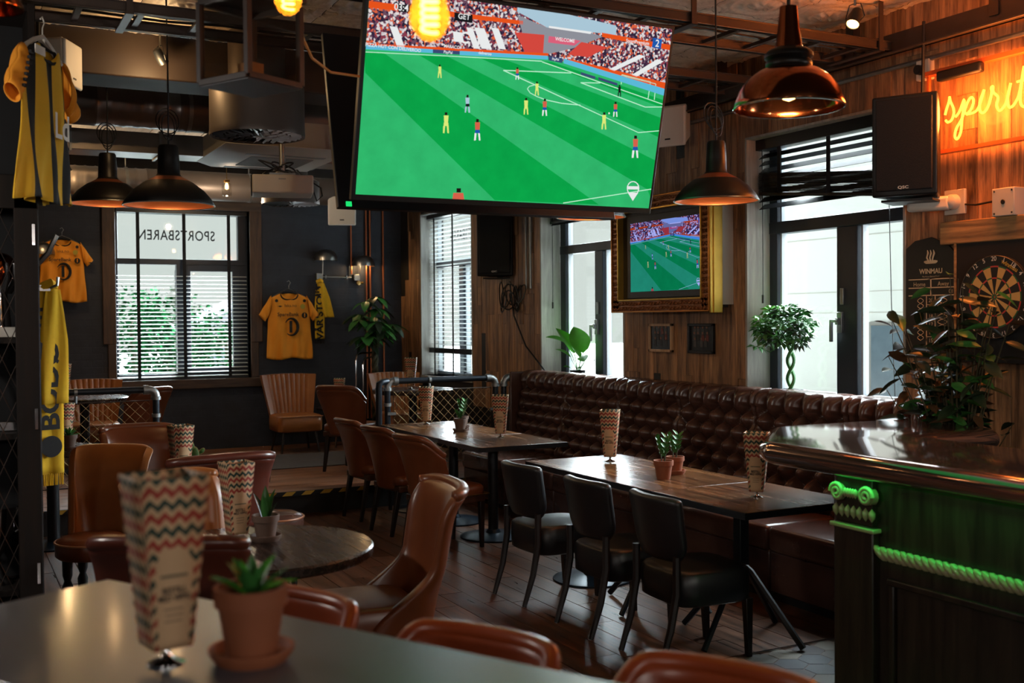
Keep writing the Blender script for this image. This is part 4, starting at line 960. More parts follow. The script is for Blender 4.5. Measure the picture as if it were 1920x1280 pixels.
SCR = [
 ('gd', 1, [(0.003, 0.596), (0.0, 0.657), (0.0, 0.698), (0.051, 0.701), (0.406, 0.379), (0.808, 0.008), (0.44, 0.004)]),
 ('gd', 1, [(0.157, 0.708), (0.246, 0.716), (0.467, 0.587), (1.0, 0.276), (1.0, 0.065), (0.986, 0.108)]),
 ('gd', 1, [(1.0, 0.408), (0.347, 0.727), (0.423, 0.736), (1.0, 0.515)]),
 ('gd', 1, [(1.0, 0.572), (0.538, 0.745), (0.583, 0.75), (1.0, 0.614)]),
 ('stand', 2, [(0.0, 1.0), (0.556, 1.0), (0.57, 0.775), (0.0, 0.715)]),
 ('stand', 2, [(0.556, 1.0), (1.0, 1.0), (1.0, 0.665), (0.619, 0.761), (0.57, 0.775)]),
 ('sky', 3, [(0.451, 1.0), (0.628, 1.0), (0.793, 0.978), (0.797, 0.93), (0.554, 0.921), (0.452, 0.979)]),
 ('grey', 3, [(0.453, 0.963), (0.554, 0.921), (0.702, 0.925), (0.75, 0.911), (0.652, 0.833), (0.566, 0.786), (0.499, 0.789), (0.465, 0.919)]),
 ('red', 3, [(0.0, 0.934), (0.474, 0.937), (0.475, 0.918), (0.0, 0.902)]),
 ('red', 3, [(0.745, 0.932), (1.0, 0.916), (1.0, 0.887), (0.748, 0.91)]),
 ('seat', 4, [(0.45, 0.876), (0.549, 0.882), (0.551, 0.789), (0.491, 0.782)]),
 ('seat', 4, [(0.677, 0.87), (0.771, 0.861), (0.71, 0.797), (0.635, 0.797)]),
 ('red', 4, [(0.0, 0.735), (0.569, 0.792), (0.57, 0.778), (0.0, 0.715)]),
 ('red', 4, [(0.637, 0.777), (1.0, 0.71), (1.0, 0.674), (0.638, 0.758)]),
 ('pink', 5, [(0.564, 0.879), (0.675, 0.876), (0.654, 0.847), (0.564, 0.846)]),
 ('white', 5, [(0.561, 0.93), (0.709, 0.929), (0.706, 0.917), (0.561, 0.92)]),
 ('white', 4, [(0.064, 0.829), (0.087, 0.828), (0.114, 0.735), (0.091, 0.734)]),
 ('white', 4, [(0.295, 0.87), (0.315, 0.868), (0.344, 0.772), (0.324, 0.771)]),
 ('white', 4, [(0.374, 0.884), (0.397, 0.883), (0.427, 0.785), (0.404, 0.784)]),
 ('white', 4, [(0.32, 0.874), (0.352, 0.875), (0.382, 0.778), (0.349, 0.775)]),
 ('white', 4, [(0.889, 0.843), (0.913, 0.838), (0.806, 0.741), (0.786, 0.747)]),
 ('white', 4, [(0.958, 0.831), (0.983, 0.823), (0.89, 0.725), (0.87, 0.73)]),
 ('white', 4, [(0.254, 0.842), (0.283, 0.841), (0.292, 0.795), (0.262, 0.793)]),
 ('dark', 5, [(0.081, 0.937), (0.126, 0.938), (0.131, 0.903), (0.086, 0.902)]),
 ('dark', 5, [(0.254, 0.934), (0.311, 0.934), (0.313, 0.894), (0.256, 0.895)]),
 ('blue', 6, [(0.932, 0.942), (0.966, 0.939), (0.966, 0.887), (0.932, 0.89)]),
 ('board', 5, [(-0.0, 0.728), (0.198, 0.743), (0.199, 0.725), (0.0, 0.707)]),
 ('navy', 5, [(0.198, 0.743), (0.281, 0.75), (0.282, 0.733), (0.199, 0.725)]),
 ('board', 5, [(0.281, 0.751), (0.568, 0.778), (0.57, 0.759), (0.282, 0.73)]),
 ('navy', 5, [(0.57, 0.778), (0.618, 0.775), (0.62, 0.75), (0.572, 0.756)]),
 ('board', 5, [(0.622, 0.775), (1.0, 0.676), (1.0, 0.638), (0.624, 0.75)]),
 ('navy', 6, [(0.687, 0.715), (0.74, 0.7), (0.741, 0.686), (0.688, 0.701)]),
 ('navy', 6, [(0.751, 0.699), (0.822, 0.678), (0.823, 0.664), (0.752, 0.685)]),
 ('line', 4, [(0.0, 0.692), (0.252, 0.718), (0.252, 0.722), (0.0, 0.696)]),
 ('line', 4, [(0.252, 0.718), (0.55, 0.745), (0.55, 0.75), (0.252, 0.722)]),
 ('line', 4, [(0.55, 0.742), (1.0, 0.588), (1.0, 0.593), (0.551, 0.747)]),
 ('line', 4, [(0.426, 0.677), (0.655, 0.702), (0.654, 0.707), (0.426, 0.682)]),
 ('line', 4, [(0.425, 0.677), (0.921, 0.421), (0.922, 0.425), (0.426, 0.682)]),
 ('line', 4, [(0.922, 0.42), (1.0, 0.44), (1.0, 0.445), (0.922, 0.425)]),
 ('line', 4, [(0.691, 0.657), (0.761, 0.667), (0.761, 0.672), (0.691, 0.662)]),
 ('line', 4, [(0.691, 0.657), (0.935, 0.563), (0.936, 0.568), (0.692, 0.662)]),
 ('line', 4, [(0.936, 0.563), (1.0, 0.573), (1.0, 0.578), (0.935, 0.568)]),
 ('line', 4, [(0.536, 0.626), (0.517, 0.615), (0.518, 0.611), (0.537, 0.622)]),
 ('line', 4, [(0.516, 0.614), (0.51, 0.6), (0.512, 0.597), (0.518, 0.612)]),
 ('line', 4, [(0.51, 0.597), (0.52, 0.579), (0.522, 0.582), (0.512, 0.6)]),
 ('line', 4, [(0.52, 0.578), (0.545, 0.562), (0.546, 0.566), (0.521, 0.582)]),
 ('line', 4, [(0.545, 0.562), (0.577, 0.549), (0.578, 0.554), (0.546, 0.566)]),
 ('line', 4, [(0.577, 0.549), (0.633, 0.539), (0.633, 0.544), (0.577, 0.554)]),
 ('line', 4, [(0.633, 0.539), (0.699, 0.539), (0.699, 0.544), (0.633, 0.544)]),
 ('line', 4, [(0.678, 0.004), (1.0, 0.109), (0.999, 0.114), (0.677, 0.009)]),
 ('line', 4, [(0.838, 0.674), (0.836, 0.725), (0.833, 0.725), (0.835, 0.674)]),
 ('line', 4, [(0.834, 0.723), (0.943, 0.704), (0.943, 0.708), (0.835, 0.728)]),
 ('line', 4, [(0.942, 0.706), (0.941, 0.613), (0.944, 0.613), (0.945, 0.706)]),
 ('line', 4, [(0.834, 0.723), (0.854, 0.715), (0.855, 0.719), (0.835, 0.727)]),
 ('line', 4, [(0.855, 0.715), (0.964, 0.695), (0.964, 0.7), (0.855, 0.719)]),
 ('line', 4, [(0.963, 0.698), (0.965, 0.61), (0.968, 0.61), (0.966, 0.698)]),
 ('hair', 6, [(0.221, 0.673), (0.225, 0.674), (0.226, 0.664), (0.221, 0.664)]),
 ('yel', 6, [(0.219, 0.663), (0.228, 0.664), (0.229, 0.641), (0.221, 0.64)]),
 ('yel', 6, [(0.22, 0.64), (0.229, 0.641), (0.23, 0.631), (0.22, 0.629)]),
 ('yel', 6, [(0.22, 0.629), (0.224, 0.63), (0.223, 0.607), (0.22, 0.607)]),
 ('yel', 6, [(0.226, 0.63), (0.23, 0.631), (0.232, 0.608), (0.229, 0.608)]),
 ('hair', 6, [(0.315, 0.537), (0.321, 0.538), (0.322, 0.525), (0.315, 0.524)]),
 ('sky', 6, [(0.312, 0.523), (0.325, 0.525), (0.326, 0.494), (0.315, 0.492)]),
 ('dark', 6, [(0.315, 0.492), (0.326, 0.494), (0.328, 0.48), (0.315, 0.478)]),
 ('sky', 6, [(0.314, 0.478), (0.319, 0.479), (0.318, 0.448), (0.314, 0.448)]),
 ('sky', 6, [(0.323, 0.479), (0.328, 0.48), (0.331, 0.45), (0.326, 0.449)]),
 ('hair', 6, [(0.251, 0.44), (0.259, 0.441), (0.26, 0.427), (0.252, 0.426)]),
 ('yel', 6, [(0.249, 0.424), (0.264, 0.426), (0.264, 0.389), (0.252, 0.388)]),
 ('yel', 6, [(0.251, 0.388), (0.265, 0.389), (0.267, 0.373), (0.251, 0.371)]),
 ('yel', 6, [(0.25, 0.371), (0.256, 0.372), (0.256, 0.336), (0.251, 0.335)]),
 ('yel', 6, [(0.261, 0.372), (0.267, 0.373), (0.27, 0.337), (0.265, 0.337)]),
 ('hair', 6, [(0.353, 0.42), (0.361, 0.421), (0.362, 0.405), (0.353, 0.404)]),
 ('shirt', 6, [(0.35, 0.403), (0.366, 0.405), (0.367, 0.367), (0.353, 0.365)]),
 ('blue', 6, [(0.353, 0.365), (0.367, 0.367), (0.369, 0.349), (0.353, 0.348)]),
 ('white', 6, [(0.352, 0.348), (0.358, 0.348), (0.358, 0.311), (0.352, 0.31)]),
 ('white', 6, [(0.363, 0.349), (0.369, 0.349), (0.373, 0.312), (0.368, 0.312)]),
 ('hair', 6, [(0.468, 0.702), (0.473, 0.703), (0.474, 0.694), (0.468, 0.693)]),
 ('shirt', 6, [(0.466, 0.692), (0.476, 0.694), (0.476, 0.672), (0.468, 0.671)]),
 ('blue', 6, [(0.468, 0.671), (0.477, 0.672), (0.478, 0.662), (0.468, 0.661)]),
 ('white', 6, [(0.468, 0.66), (0.471, 0.661), (0.471, 0.64), (0.468, 0.639)]),
 ('white', 6, [(0.474, 0.661), (0.478, 0.662), (0.48, 0.641), (0.477, 0.64)]),
 ('hair', 6, [(0.538, 0.641), (0.543, 0.641), (0.544, 0.631), (0.538, 0.631)]),
 ('yel', 6, [(0.536, 0.63), (0.547, 0.631), (0.547, 0.606), (0.538, 0.605)]),
 ('yel', 6, [(0.538, 0.605), (0.548, 0.606), (0.549, 0.595), (0.538, 0.593)]),
 ('yel', 6, [(0.538, 0.593), (0.542, 0.594), (0.541, 0.569), (0.538, 0.569)]),
 ('yel', 6, [(0.545, 0.594), (0.549, 0.595), (0.552, 0.57), (0.548, 0.57)]),
 ('hair', 6, [(0.507, 0.551), (0.513, 0.552), (0.514, 0.54), (0.507, 0.539)]),
 ('yel', 6, [(0.504, 0.538), (0.517, 0.539), (0.518, 0.509), (0.507, 0.508)]),
 ('yel', 6, [(0.507, 0.508), (0.518, 0.509), (0.52, 0.496), (0.507, 0.494)]),
 ('yel', 6, [(0.506, 0.494), (0.511, 0.495), (0.511, 0.465), (0.507, 0.465)]),
 ('yel', 6, [(0.515, 0.495), (0.52, 0.496), (0.523, 0.467), (0.519, 0.466)]),
 ('hair', 6, [(0.57, 0.556), (0.577, 0.557), (0.578, 0.545), (0.57, 0.544)]),
 ('shirt', 6, [(0.567, 0.542), (0.581, 0.544), (0.582, 0.513), (0.57, 0.512)]),
 ('blue', 6, [(0.57, 0.511), (0.582, 0.513), (0.584, 0.499), (0.57, 0.497)]),
 ('white', 6, [(0.569, 0.497), (0.575, 0.498), (0.574, 0.467), (0.57, 0.467)]),
 ('white', 6, [(0.578, 0.498), (0.584, 0.499), (0.587, 0.469), (0.583, 0.468)]),
 ('hair', 6, [(0.828, 0.67), (0.833, 0.671), (0.834, 0.662), (0.829, 0.661)]),
 ('dark', 6, [(0.826, 0.66), (0.836, 0.662), (0.837, 0.64), (0.829, 0.638)]),
 ('dark', 6, [(0.829, 0.638), (0.837, 0.64), (0.839, 0.63), (0.829, 0.628)]),
 ('dark', 6, [(0.828, 0.628), (0.832, 0.629), (0.832, 0.607), (0.829, 0.607)]),
 ('dark', 6, [(0.835, 0.629), (0.839, 0.63), (0.841, 0.608), (0.838, 0.608)]),
 ('hair', 6, [(0.82, 0.577), (0.827, 0.578), (0.828, 0.566), (0.821, 0.566)]),
 ('shirt', 6, [(0.818, 0.564), (0.831, 0.566), (0.832, 0.538), (0.821, 0.537)]),
 ('blue', 6, [(0.821, 0.537), (0.832, 0.538), (0.834, 0.525), (0.821, 0.524)]),
 ('white', 6, [(0.82, 0.524), (0.825, 0.524), (0.825, 0.497), (0.821, 0.496)]),
 ('white', 6, [(0.829, 0.525), (0.834, 0.525), (0.837, 0.498), (0.833, 0.497)]),
 ('hair', 6, [(0.783, 0.515), (0.791, 0.516), (0.792, 0.503), (0.784, 0.502)]),
 ('yel', 6, [(0.781, 0.501), (0.795, 0.502), (0.796, 0.47), (0.784, 0.469)]),
 ('yel', 6, [(0.784, 0.469), (0.797, 0.47), (0.798, 0.456), (0.784, 0.454)]),
 ('yel', 6, [(0.783, 0.454), (0.789, 0.455), (0.789, 0.423), (0.784, 0.423)]),
 ('yel', 6, [(0.793, 0.455), (0.798, 0.456), (0.802, 0.425), (0.797, 0.424)]),
 ('hair', 6, [(0.908, 0.404), (0.918, 0.405), (0.92, 0.388), (0.909, 0.387)]),
 ('shirt', 6, [(0.905, 0.385), (0.924, 0.387), (0.926, 0.344), (0.91, 0.342)]),
 ('blue', 6, [(0.909, 0.342), (0.926, 0.344), (0.929, 0.324), (0.909, 0.322)]),
 ('white', 6, [(0.908, 0.322), (0.916, 0.323), (0.916, 0.281), (0.909, 0.28)]),
 ('white', 6, [(0.921, 0.323), (0.929, 0.324), (0.934, 0.282), (0.928, 0.282)]),
 ('hair', 6, [(0.31, 0.057), (0.324, 0.058), (0.325, 0.036), (0.311, 0.035)]),
 ('shirt', 6, [(0.3, 0.0), (0.301, 0.032), (0.333, 0.034), (0.338, 0.0)]),
 ('white', 6, [(0.949, 0.112), (0.948, 0.097), (0.952, 0.096), (0.953, 0.111)]),
 ('white', 6, [(0.949, 0.098), (0.945, 0.085), (0.948, 0.082), (0.952, 0.095)]),
 ('white', 6, [(0.945, 0.085), (0.938, 0.077), (0.941, 0.073), (0.948, 0.081)]),
 ('white', 6, [(0.939, 0.077), (0.931, 0.074), (0.932, 0.069), (0.94, 0.072)]),
 ('white', 6, [(0.932, 0.074), (0.923, 0.076), (0.923, 0.071), (0.931, 0.069)]),
 ('white', 6, [(0.924, 0.076), (0.916, 0.084), (0.914, 0.079), (0.922, 0.071)]),
 ('white', 6, [(0.917, 0.083), (0.911, 0.095), (0.908, 0.092), (0.914, 0.08)]),
 ('white', 6, [(0.911, 0.094), (0.908, 0.109), (0.905, 0.108), (0.908, 0.093)]),
 ('white', 6, [(0.908, 0.108), (0.909, 0.123), (0.905, 0.123), (0.905, 0.109)]),
 ('white', 6, [(0.909, 0.122), (0.913, 0.135), (0.909, 0.137), (0.906, 0.124)]),
 ('white', 6, [(0.912, 0.134), (0.919, 0.143), (0.916, 0.147), (0.91, 0.138)]),
 ('white', 6, [(0.918, 0.142), (0.926, 0.146), (0.925, 0.151), (0.917, 0.147)]),
 ('white', 6, [(0.926, 0.146), (0.934, 0.143), (0.935, 0.149), (0.926, 0.151)]),
 ('white', 6, [(0.934, 0.144), (0.941, 0.136), (0.943, 0.14), (0.936, 0.148)]),
 ('white', 6, [(0.941, 0.137), (0.947, 0.124), (0.95, 0.127), (0.944, 0.14)]),
 ('white', 6, [(0.946, 0.125), (0.949, 0.111), (0.953, 0.112), (0.95, 0.126)]),
 ('white', 6, [(0.91, 0.085), (0.951, 0.087), (0.934, 0.038)]),
 ('white', 6, [(0.906, 0.12), (0.95, 0.123), (0.951, 0.105), (0.907, 0.102)]),
 ('white', 6, [(0.802, 0.517), (0.807, 0.518), (0.808, 0.509), (0.803, 0.508)]),
]
SCT = [('03:4', 0.094, 0.922, 0.034, 'white'), ('GET', 0.285, 0.918, 0.028, 'white'), ('2', 0.950, 0.913, 0.040, 'white'), ('WELCOME', 0.620, 0.869, 0.019, 'white'), ('PIZZA HUT CON DELIVEROO', 0.080, 0.729, 0.017, 'white'), ('PayPal', 0.245, 0.737, 0.015, 'white'), ('deliveroo', 0.361, 0.753, 0.015, 'white'), ('MARACOF', 0.258, 0.766, 0.016, 'white'), ('SportPremium', 0.877, 0.907, 0.020, 'white'), ('C  F', 0.314, 0.815, 0.060, 'white'), ('PayPal', 0.595, 0.765, 0.013, 'white')]
NEON = [[(4.397, 2.938), (4.401, 2.913), (4.418, 2.871), (4.429, 2.839)],
 [(4.399, 2.935), (4.390, 2.906), (4.372, 2.869), (4.369, 2.834), (4.385, 2.803), (4.410, 2.795), (4.425, 2.809)],
 [(4.357, 2.816), (4.328, 2.844), (4.298, 2.903), (4.304, 2.846), (4.313, 2.792), (4.321, 2.726), (4.345, 2.691), (4.361, 2.710), (4.349, 2.753), (4.318, 2.792), (4.298, 2.833), (4.274, 2.885), (4.249, 2.907), (4.235, 2.883), (4.251, 2.842), (4.281, 2.821), (4.298, 2.839)],
 [(4.281, 2.818), (4.227, 2.822), (4.198, 2.849), (4.165, 2.933)],
 [(4.165, 2.933), (4.193, 2.870), (4.191, 2.821), (4.168, 2.809), (4.139, 2.839), (4.117, 2.905), (4.120, 2.933), (4.109, 2.939), (4.107, 2.909), (4.077, 2.876), (4.085, 2.835), (4.069, 2.803), (4.047, 2.812), (4.022, 2.845), (3.997, 2.936)],
 [(3.997, 2.936), (4.016, 2.865), (4.009, 2.814), (3.988, 2.810), (3.963, 2.835), (3.942, 2.878), (3.916, 3.009)],
 [(3.916, 3.009), (3.936, 2.877), (3.936, 2.819), (3.915, 2.797), (3.888, 2.821)],
 [(3.957, 2.935), (3.915, 2.936), (3.876, 2.933)]]
# ================================================================== SCREENS
def grassmat(tint):
    def mk(name, h, k=1.0):
        t = NT(name); v = t.coord('Object'); n = t.noise(v, 9., 4.); c = tuple(a*b for a, b in zip(srgb(h), tint)); e = t.n('ShaderNodeEmission')
        col = t.mix(n, tuple(x*.8 for x in c), tuple(x*1.2 for x in c)); t.t.links.new(col, e.inputs[0]); e.inputs[1].default_value = k*2**-EXPO; t.t.links.new(e.outputs[0], t.out.inputs[0]); return t.mat
    return mk
def crowdmat(name, tint, cols):
    t = NT(name); v = t.coord('Object', (1, 1, 1)); vo = t.n('ShaderNodeTexVoronoi'); t.t.links.new(v, vo.inputs['Vector']); vo.inputs['Scale'].default_value = 95.
    sp = t.n('ShaderNodeSeparateColor'); t.t.links.new(vo.outputs['Color'], sp.inputs[0]); st = [tuple(a*b for a, b in zip(srgb(c), tint)) for c in cols]
    col = t.ramp(sp.outputs[0], [(i/len(st), c) for i, c in enumerate(st)]); t.mat.node_tree.nodes[-1].color_ramp.interpolation = 'CONSTANT'
    e = t.n('ShaderNodeEmission'); t.t.links.new(col, e.inputs[0]); e.inputs[1].default_value = 2**-EXPO; t.t.links.new(e.outputs[0], t.out.inputs[0]); return t.mat
def screen_set(pref, tint):
    g = grassmat(tint); f = lambda n, h: emit(pref+n, tuple(a*b for a, b in zip(srgb(h), tint)))
    S = {'gl': g(pref+'grass_light', '2fb56a'), 'gd': g(pref+'grass_dark', '0aa247'), 'stand': crowdmat(pref+'crowd', tint, ['3a2740', 'c8c0c4', '8a3a4a', 'd9623f', '2c2438', 'e0d8d8', '6a4a5c'])}
    for n, h in (('sky', 'a9c6d6'), ('grey', '8d8f98'), ('red', 'e4521c'), ('seat', 'd2483e'), ('pink', 'd9607a'), ('white', 'e8eaea'), ('dark', '17181c'), ('blue', '1f57a8'), ('board', '5bb8d8'), ('navy', '3a4a72'), ('line', 'b8f0cc'), ('hair', '1c1412'), ('yel', 'dbe978'), ('shirt', 'd4604a')): S[n] = f(n, h)
    return S
def football(parent, w, h, pref, tint, M0, logos=True):
    """the broadcast picture, laid flat on the screen glass"""
    S = screen_set(pref, tint); names = list(S); b = MB(); b.cur = names.index('gl'); L = lambda u, v, z: Vector(((u-.5)*w, (v-.5)*h, .0004*z))
    b.add([L(0, 0, 0), L(1, 0, 0), L(1, 1, 0), L(0, 1, 0)], [(0, 1, 2, 3)])
    for c, z, q in SCR:
        b.cur = names.index(c); b.add([L(u, v, z) for u, v in q], [tuple(range(len(q)))])
    me = b.mesh('screen_picture', [S[n] for n in names], 0, fixn=False)
    for p in me.polygons:
        if p.normal.z < 0: p.flip()
    o = bpy.data.objects.new('screen_picture', me); put(o, parent); o.matrix_local = M0
    for s, u, v, sz, c in SCT: letters(s, S[c], o, Matrix.Translation(L(u, v, 8)), sz*h*1.3, sz*h*1.35, bold=.015)
    return o
def television(label, loc, rz, tilt, w, on=True, cat='television', tint=(1, 1, 1), pref='tv_'):
    t = thing('television', label, cat, loc, rz); h = w*9/16; Rm = Matrix.Rotation(-tilt, 4, 'X')        # local: faces -Y, top leans towards the viewer
    R = Rm
    b = MB(); b.bx(-w/2-.018, w/2+.018, .0, .035, -h/2-.03, h/2+.018, R); b.build('bezel', M['metal_black'], t, bev=.004)
    b = MB(); b.bx(-w*.36, w*.36, .03, .085, -h*.40, h*.30, R); b.build('back_housing', M['metal_black'], t, bev=.012)
    M0 = R @ frame_m((0, -.003, 0), (1, 0, 0), (0, 0, 1))
    if on: football(t, w, h, pref, tint, M0)
    else:
        b = MB(); b.bx(-w/2, w/2, -.003, .001, -h/2, h/2, R); b.build('dark_screen', plain('switched_off_screen', '050607', .12, 0, .05), t)
    b = MB(); b.bx(-.2, .2, .085, .11, -.2, .2, R); p1 = R @ Vector((0, .1, 0)); b.tube([p1, (0, .26, .1), (0, .26, CZ-loc[2])], .03, 10); b.build('ceiling_mount', M['metal_black'], t)
    return t
television('large television hanging from the ceiling showing a football match', (2.545, 4.815, 2.745), radians(.4), radians(-13.7), 1.66)
tv2 = television('switched-off black television hung back to back behind the big screen', (2.66, 5.62, 2.76), radians(180), radians(-13.7), 1.66, False)
b = MB(); b.bx(.775, .805, .034, .042, -.49, -.465); b.build('standby_light', emit('standby_green', '18c060', 1.5), tv2).matrix_local = Matrix.Rotation(radians(13.7), 4, 'X')
# framed television on the plank wall
ft = thing('framed_television', 'television in an ornate antique gold frame on the plank wall', 'television', (0, 0, 0))
yA, yB, zA, zB = 6.44, 7.76, 1.745, 2.66; fxx = 4.93
b = MB(); b.bx(4.985, 5.13, yA+.03, yB-.03, zA+.03, zB-.03); b.build('backing_box', M['board'], ft)
b = MB(); b.bx(4.975, 4.99, 6.50, 7.58, 1.86, 2.52); b.build('bezel', M['metal_black'], ft, bev=.003)
football(ft, .98, .555, 'wtv_', (.45, .48, 1.05), frame_m((4.972, 7.035, 2.19), (0, -1, 0), (0, 0, 1)))
fw = .105
for nm, y0, y1, z0, z1 in (('frame_rail', yA, yB, zB-fw, zB), ('frame_rail', yA, yB, zA, zA+fw), ('frame_stile', yA, yA+fw, zA, zB), ('frame_stile', yB-fw, yB, zA, zB)):
    b = MB(); b.bx(fxx+.012, 5.0, y0, y1, z0, z1); o = b.build(nm, M['ornament'], ft, bev=.006)
    b = MB(); hor = nm == 'frame_rail'; n = int(((y1-y0) if hor else (z1-z0))/.042)
    for i in range(n):
        f = (i+.5)/n
        for k in (.30, .68):
            c = (fxx+.010, y0+(y1-y0)*f, z0+(z1-z0)*k) if hor else (fxx+.010, y0+(y1-y0)*k, z0+(z1-z0)*f)
            pts = [(c[0]-.004, c[1]+.016*(1-j/16)*cos(j*.55+i), c[2]+.016*(1-j/16)*sin(j*.55+i)) for j in range(15)]; b.tube(pts, .0042, 4)
    b.build('carved_scrolls', M['ornament'], o, smooth=60)
for a, wd, m in ((0.0, .012, 'gold'), (fw-.012, .014, 'goldbright')):
    b = MB(); y0, y1, z0, z1 = yA+a, yB-a, zA+a, zB-a
    b.bx(fxx+.0, 5.0, y0, y1, z1-wd, z1); b.bx(fxx+.0, 5.0, y0, y1, z0, z0+wd); b.bx(fxx, 5.0, y0, y0+wd, z0, z1); b.bx(fxx, 5.0, y1-wd, y1, z0, z1); b.build('gilt_edge', M[m], ft, bev=.003)
b = MB(); b.bx(fxx+.005, 5.02, yA-.014, yA, zA-.01, zB+.01); b.bx(fxx+.03, 5.04, yA-.024, yA-.012, zA-.01, zB+.01); b.build('gilt_side', M['goldbright'], ft, bev=.003)
b = MB(); b.bx(5.04, 5.14, yA-.02, yA+.05, zA+.05, zB); b.build('side_box', M['whitedull'], ft)
# framed photographs
def photo(label, y0, y1, z0, z1, fm, seed):
    rr = random.Random(seed); t = thing('framed_photograph', label, 'picture', (0, 0, 0), 0, 'framed team photographs'); x0 = WX-.035
    b = MB(); k = .022
    for a in ((y0, y1, z1-k, z1), (y0, y1, z0, z0+k), (y0, y0+k, z0, z1), (y1-k, y1, z0, z1)): b.bx(x0, WX-.01, *a)
    b.build('frame', fm, t, bev=.003)
    b = MB(); b.bx(x0+.012, x0+.016, y0+k, y1-k, z0+k, z1-k); pr = b.build('print', plain('dark_photo_%d' % seed, '101214', .3, 0, .4, 14.), t)
    for r in range(3):
        for i in range(4 if r else 3):
            yy = y0+.06+(y1-y0-.12)*(i+.5)/(4 if r else 3)+rr.uniform(-.01, .01); zz = z0+.05+r*.045
            b = MB(); b.prism([(-.018, 0), (.018, 0), (.016, .05), (-.016, .05)], lambda x, y, q: (x0+.0115-q*.001, yy+x, zz+y)); b.build('figure', plain('shirt_%d%d%d' % (seed, r, i), rr.choice(('2a2e30', '5b2420', '3d3d40', '17181a')), .6, 0, .2), pr)
            b = MB(); b.lathe([(.0, 0), (.011, 0), (.011, .001), (0, .001)], 10, (0, 0, 0), Matrix.Translation((x0+.0105, yy, zz+.062)) @ Matrix.Rotation(radians(-90), 4, 'Y')); b.build('face', plain('face_%d%d%d' % (seed, r, i), '6b4a3a', .6, 0, .1), pr)
photo('team photograph in a pale wooden frame, left of the two', 7.165, 7.49, 1.425, 1.655, wood('pale_frame_wood', '8a6a4a', 'b59472', 'z', .5), 1)
photo('group photograph in a black frame, right of the two', 6.635, 6.955, 1.425, 1.655, M['metal_black'], 2)

# ================================================================== CEILING SERVICES
def ladder(y0, y1, x0, x1, z, label):
    t = thing('cable_ladder', label, 'cable ladder', (0, 0, 0), 0, 'steel cable ladders under the ceiling')
    for yy in (y0, y1):
        b = MB(); b.bx(x0, x1, yy-.010, yy+.010, z-.032, z+.024); b.bx(x0, x1, yy-.02, yy+.02, z-.032, z-.025); b.bx(x0, x1, yy-.02, yy+.02, z+.017, z+.024); b.build('side_rail', M['rail'], t, bev=.002)
    b = MB(); xx = x0+.12; n = 0
    while xx < x1:
        b = MB(); b.bx(xx-.016, xx+.016, y0, y1, z-.02, z+.0); b.build('rung', M['rail'], t); xx += .30; n += 1
    xx = x0+.5
    while xx < x1:
        b = MB(); b.bx(xx-.016, xx+.016, y0-.03, y0-.022, z-.044, CZ); b.bx(xx-.02, xx+.02, y0-.035, y1+.03, z-.044, z-.034); b.build('hanger', M['rail'], t); xx += 1.35
    for k in range(3):
        b = MB(); yy = y0+.08+k*.07; b.tube([(x0+i*(x1-x0)/20, yy+.012*sin(i*1.7+k), z+.012+.006*sin(i*2.3+k)) for i in range(21)], .008, 5); b.build('cable', M['cable'], t)
    return t
ladder(4.78, 5.16, -1.0, 5.0, 3.30, 'cable ladder directly above the big television')
ladder(5.87, 6.22, -1.0, 4.9, 3.30, 'cable ladder behind the big television, ending by the white speaker')
b = MB(); b.bx(5.0, 5.03, 2.6, 8.5, 3.25, 3.37); b.bx(4.97, 5.03, 2.6, 8.5, 3.25, 3.26); o = b.build('wall_trunking', M['rail'], bev=.003); tag(o, 'steel trunking running along the top of the plank wall', 'trunking')
for i, yy in enumerate((3.4, 4.05, 5.1, 6.4, 7.6)):
    b = MB(); b.bx(4.99, 5.05, yy-.03, yy+.03, 3.3, CZ); b.build('hanger', M['rail'], bpy.data.objects['wall_trunking'])
b = MB(); b.tube([(5.12, 2.6, 3.20), (5.12, 12.0, 3.20)], .016, 8); o = b.build('wall_conduit', M['galv']); tag(o, 'thin conduit running under the wall trunking', 'conduit')
def duct_round(label, y, z, r, x0, x1, spiral):
    t = thing('air_duct', label, 'duct', (0, y, z), 0, 'ventilation ducts over the stage'); Rm = Matrix.Rotation(radians(90), 4, 'Y')
    segs_ = [x0]+list(spiral)+[x1]; kind = False
    for a, c in zip(segs_, segs_[1:]):
        b = MB()
        if kind:
            prof = []; n = int((c-a)/.02)
            for i in range(n+1): prof.append((r*.97+(.006 if i % 5 == 0 else 0), a+(c-a)*i/n))
        else: prof = [(r, a), (r*1.02, a+.01), (r, a+.03), (r, c-.03), (r*1.02, c-.01), (r, c)]
        b.lathe(prof, 36, (0, 0, 0), Rm); b.build('spiral_section' if kind else 'smooth_section', M['duct' if kind else 'ductdark'], t); kind = not kind
    xx = x0+.6
    while xx < x1:
        b = MB(); b.lathe([(r*1.03, -.015), (r*1.03, .015)], 36, (0, 0, 0), Matrix.Translation((xx, 0, 0)) @ Rm); b.tube([(xx, 0, r), (xx, 0, CZ-z)], .006, 6); b.build('hanger_strap', M['galv'], t); xx += 1.3
duct_round('large round air duct with a shiny spiral section near the beam', 8.80, 3.345, .165, -1.5, 5.0, (1.02, 1.62))
duct_round('round spiral air duct above the back wall window', 12.15, 3.17, .155, -1.5, 4.4, (-1.0, 1.9))
b = MB(); b.bx(-1.5, 4.9, 9.50, 9.85, 3.10, 3.27); o = b.build('flat_air_duct', M['duct'], bev=.004); tag(o, 'flat rectangular steel duct between the two round ducts', 'duct')
for i in range(9):
    b = MB(); b.bx(-1.2+i*.7, -1.18+i*.7, 9.485, 9.865, 3.085, 3.285); b.build('flange', M['galv'], bpy.data.objects['flat_air_duct'])
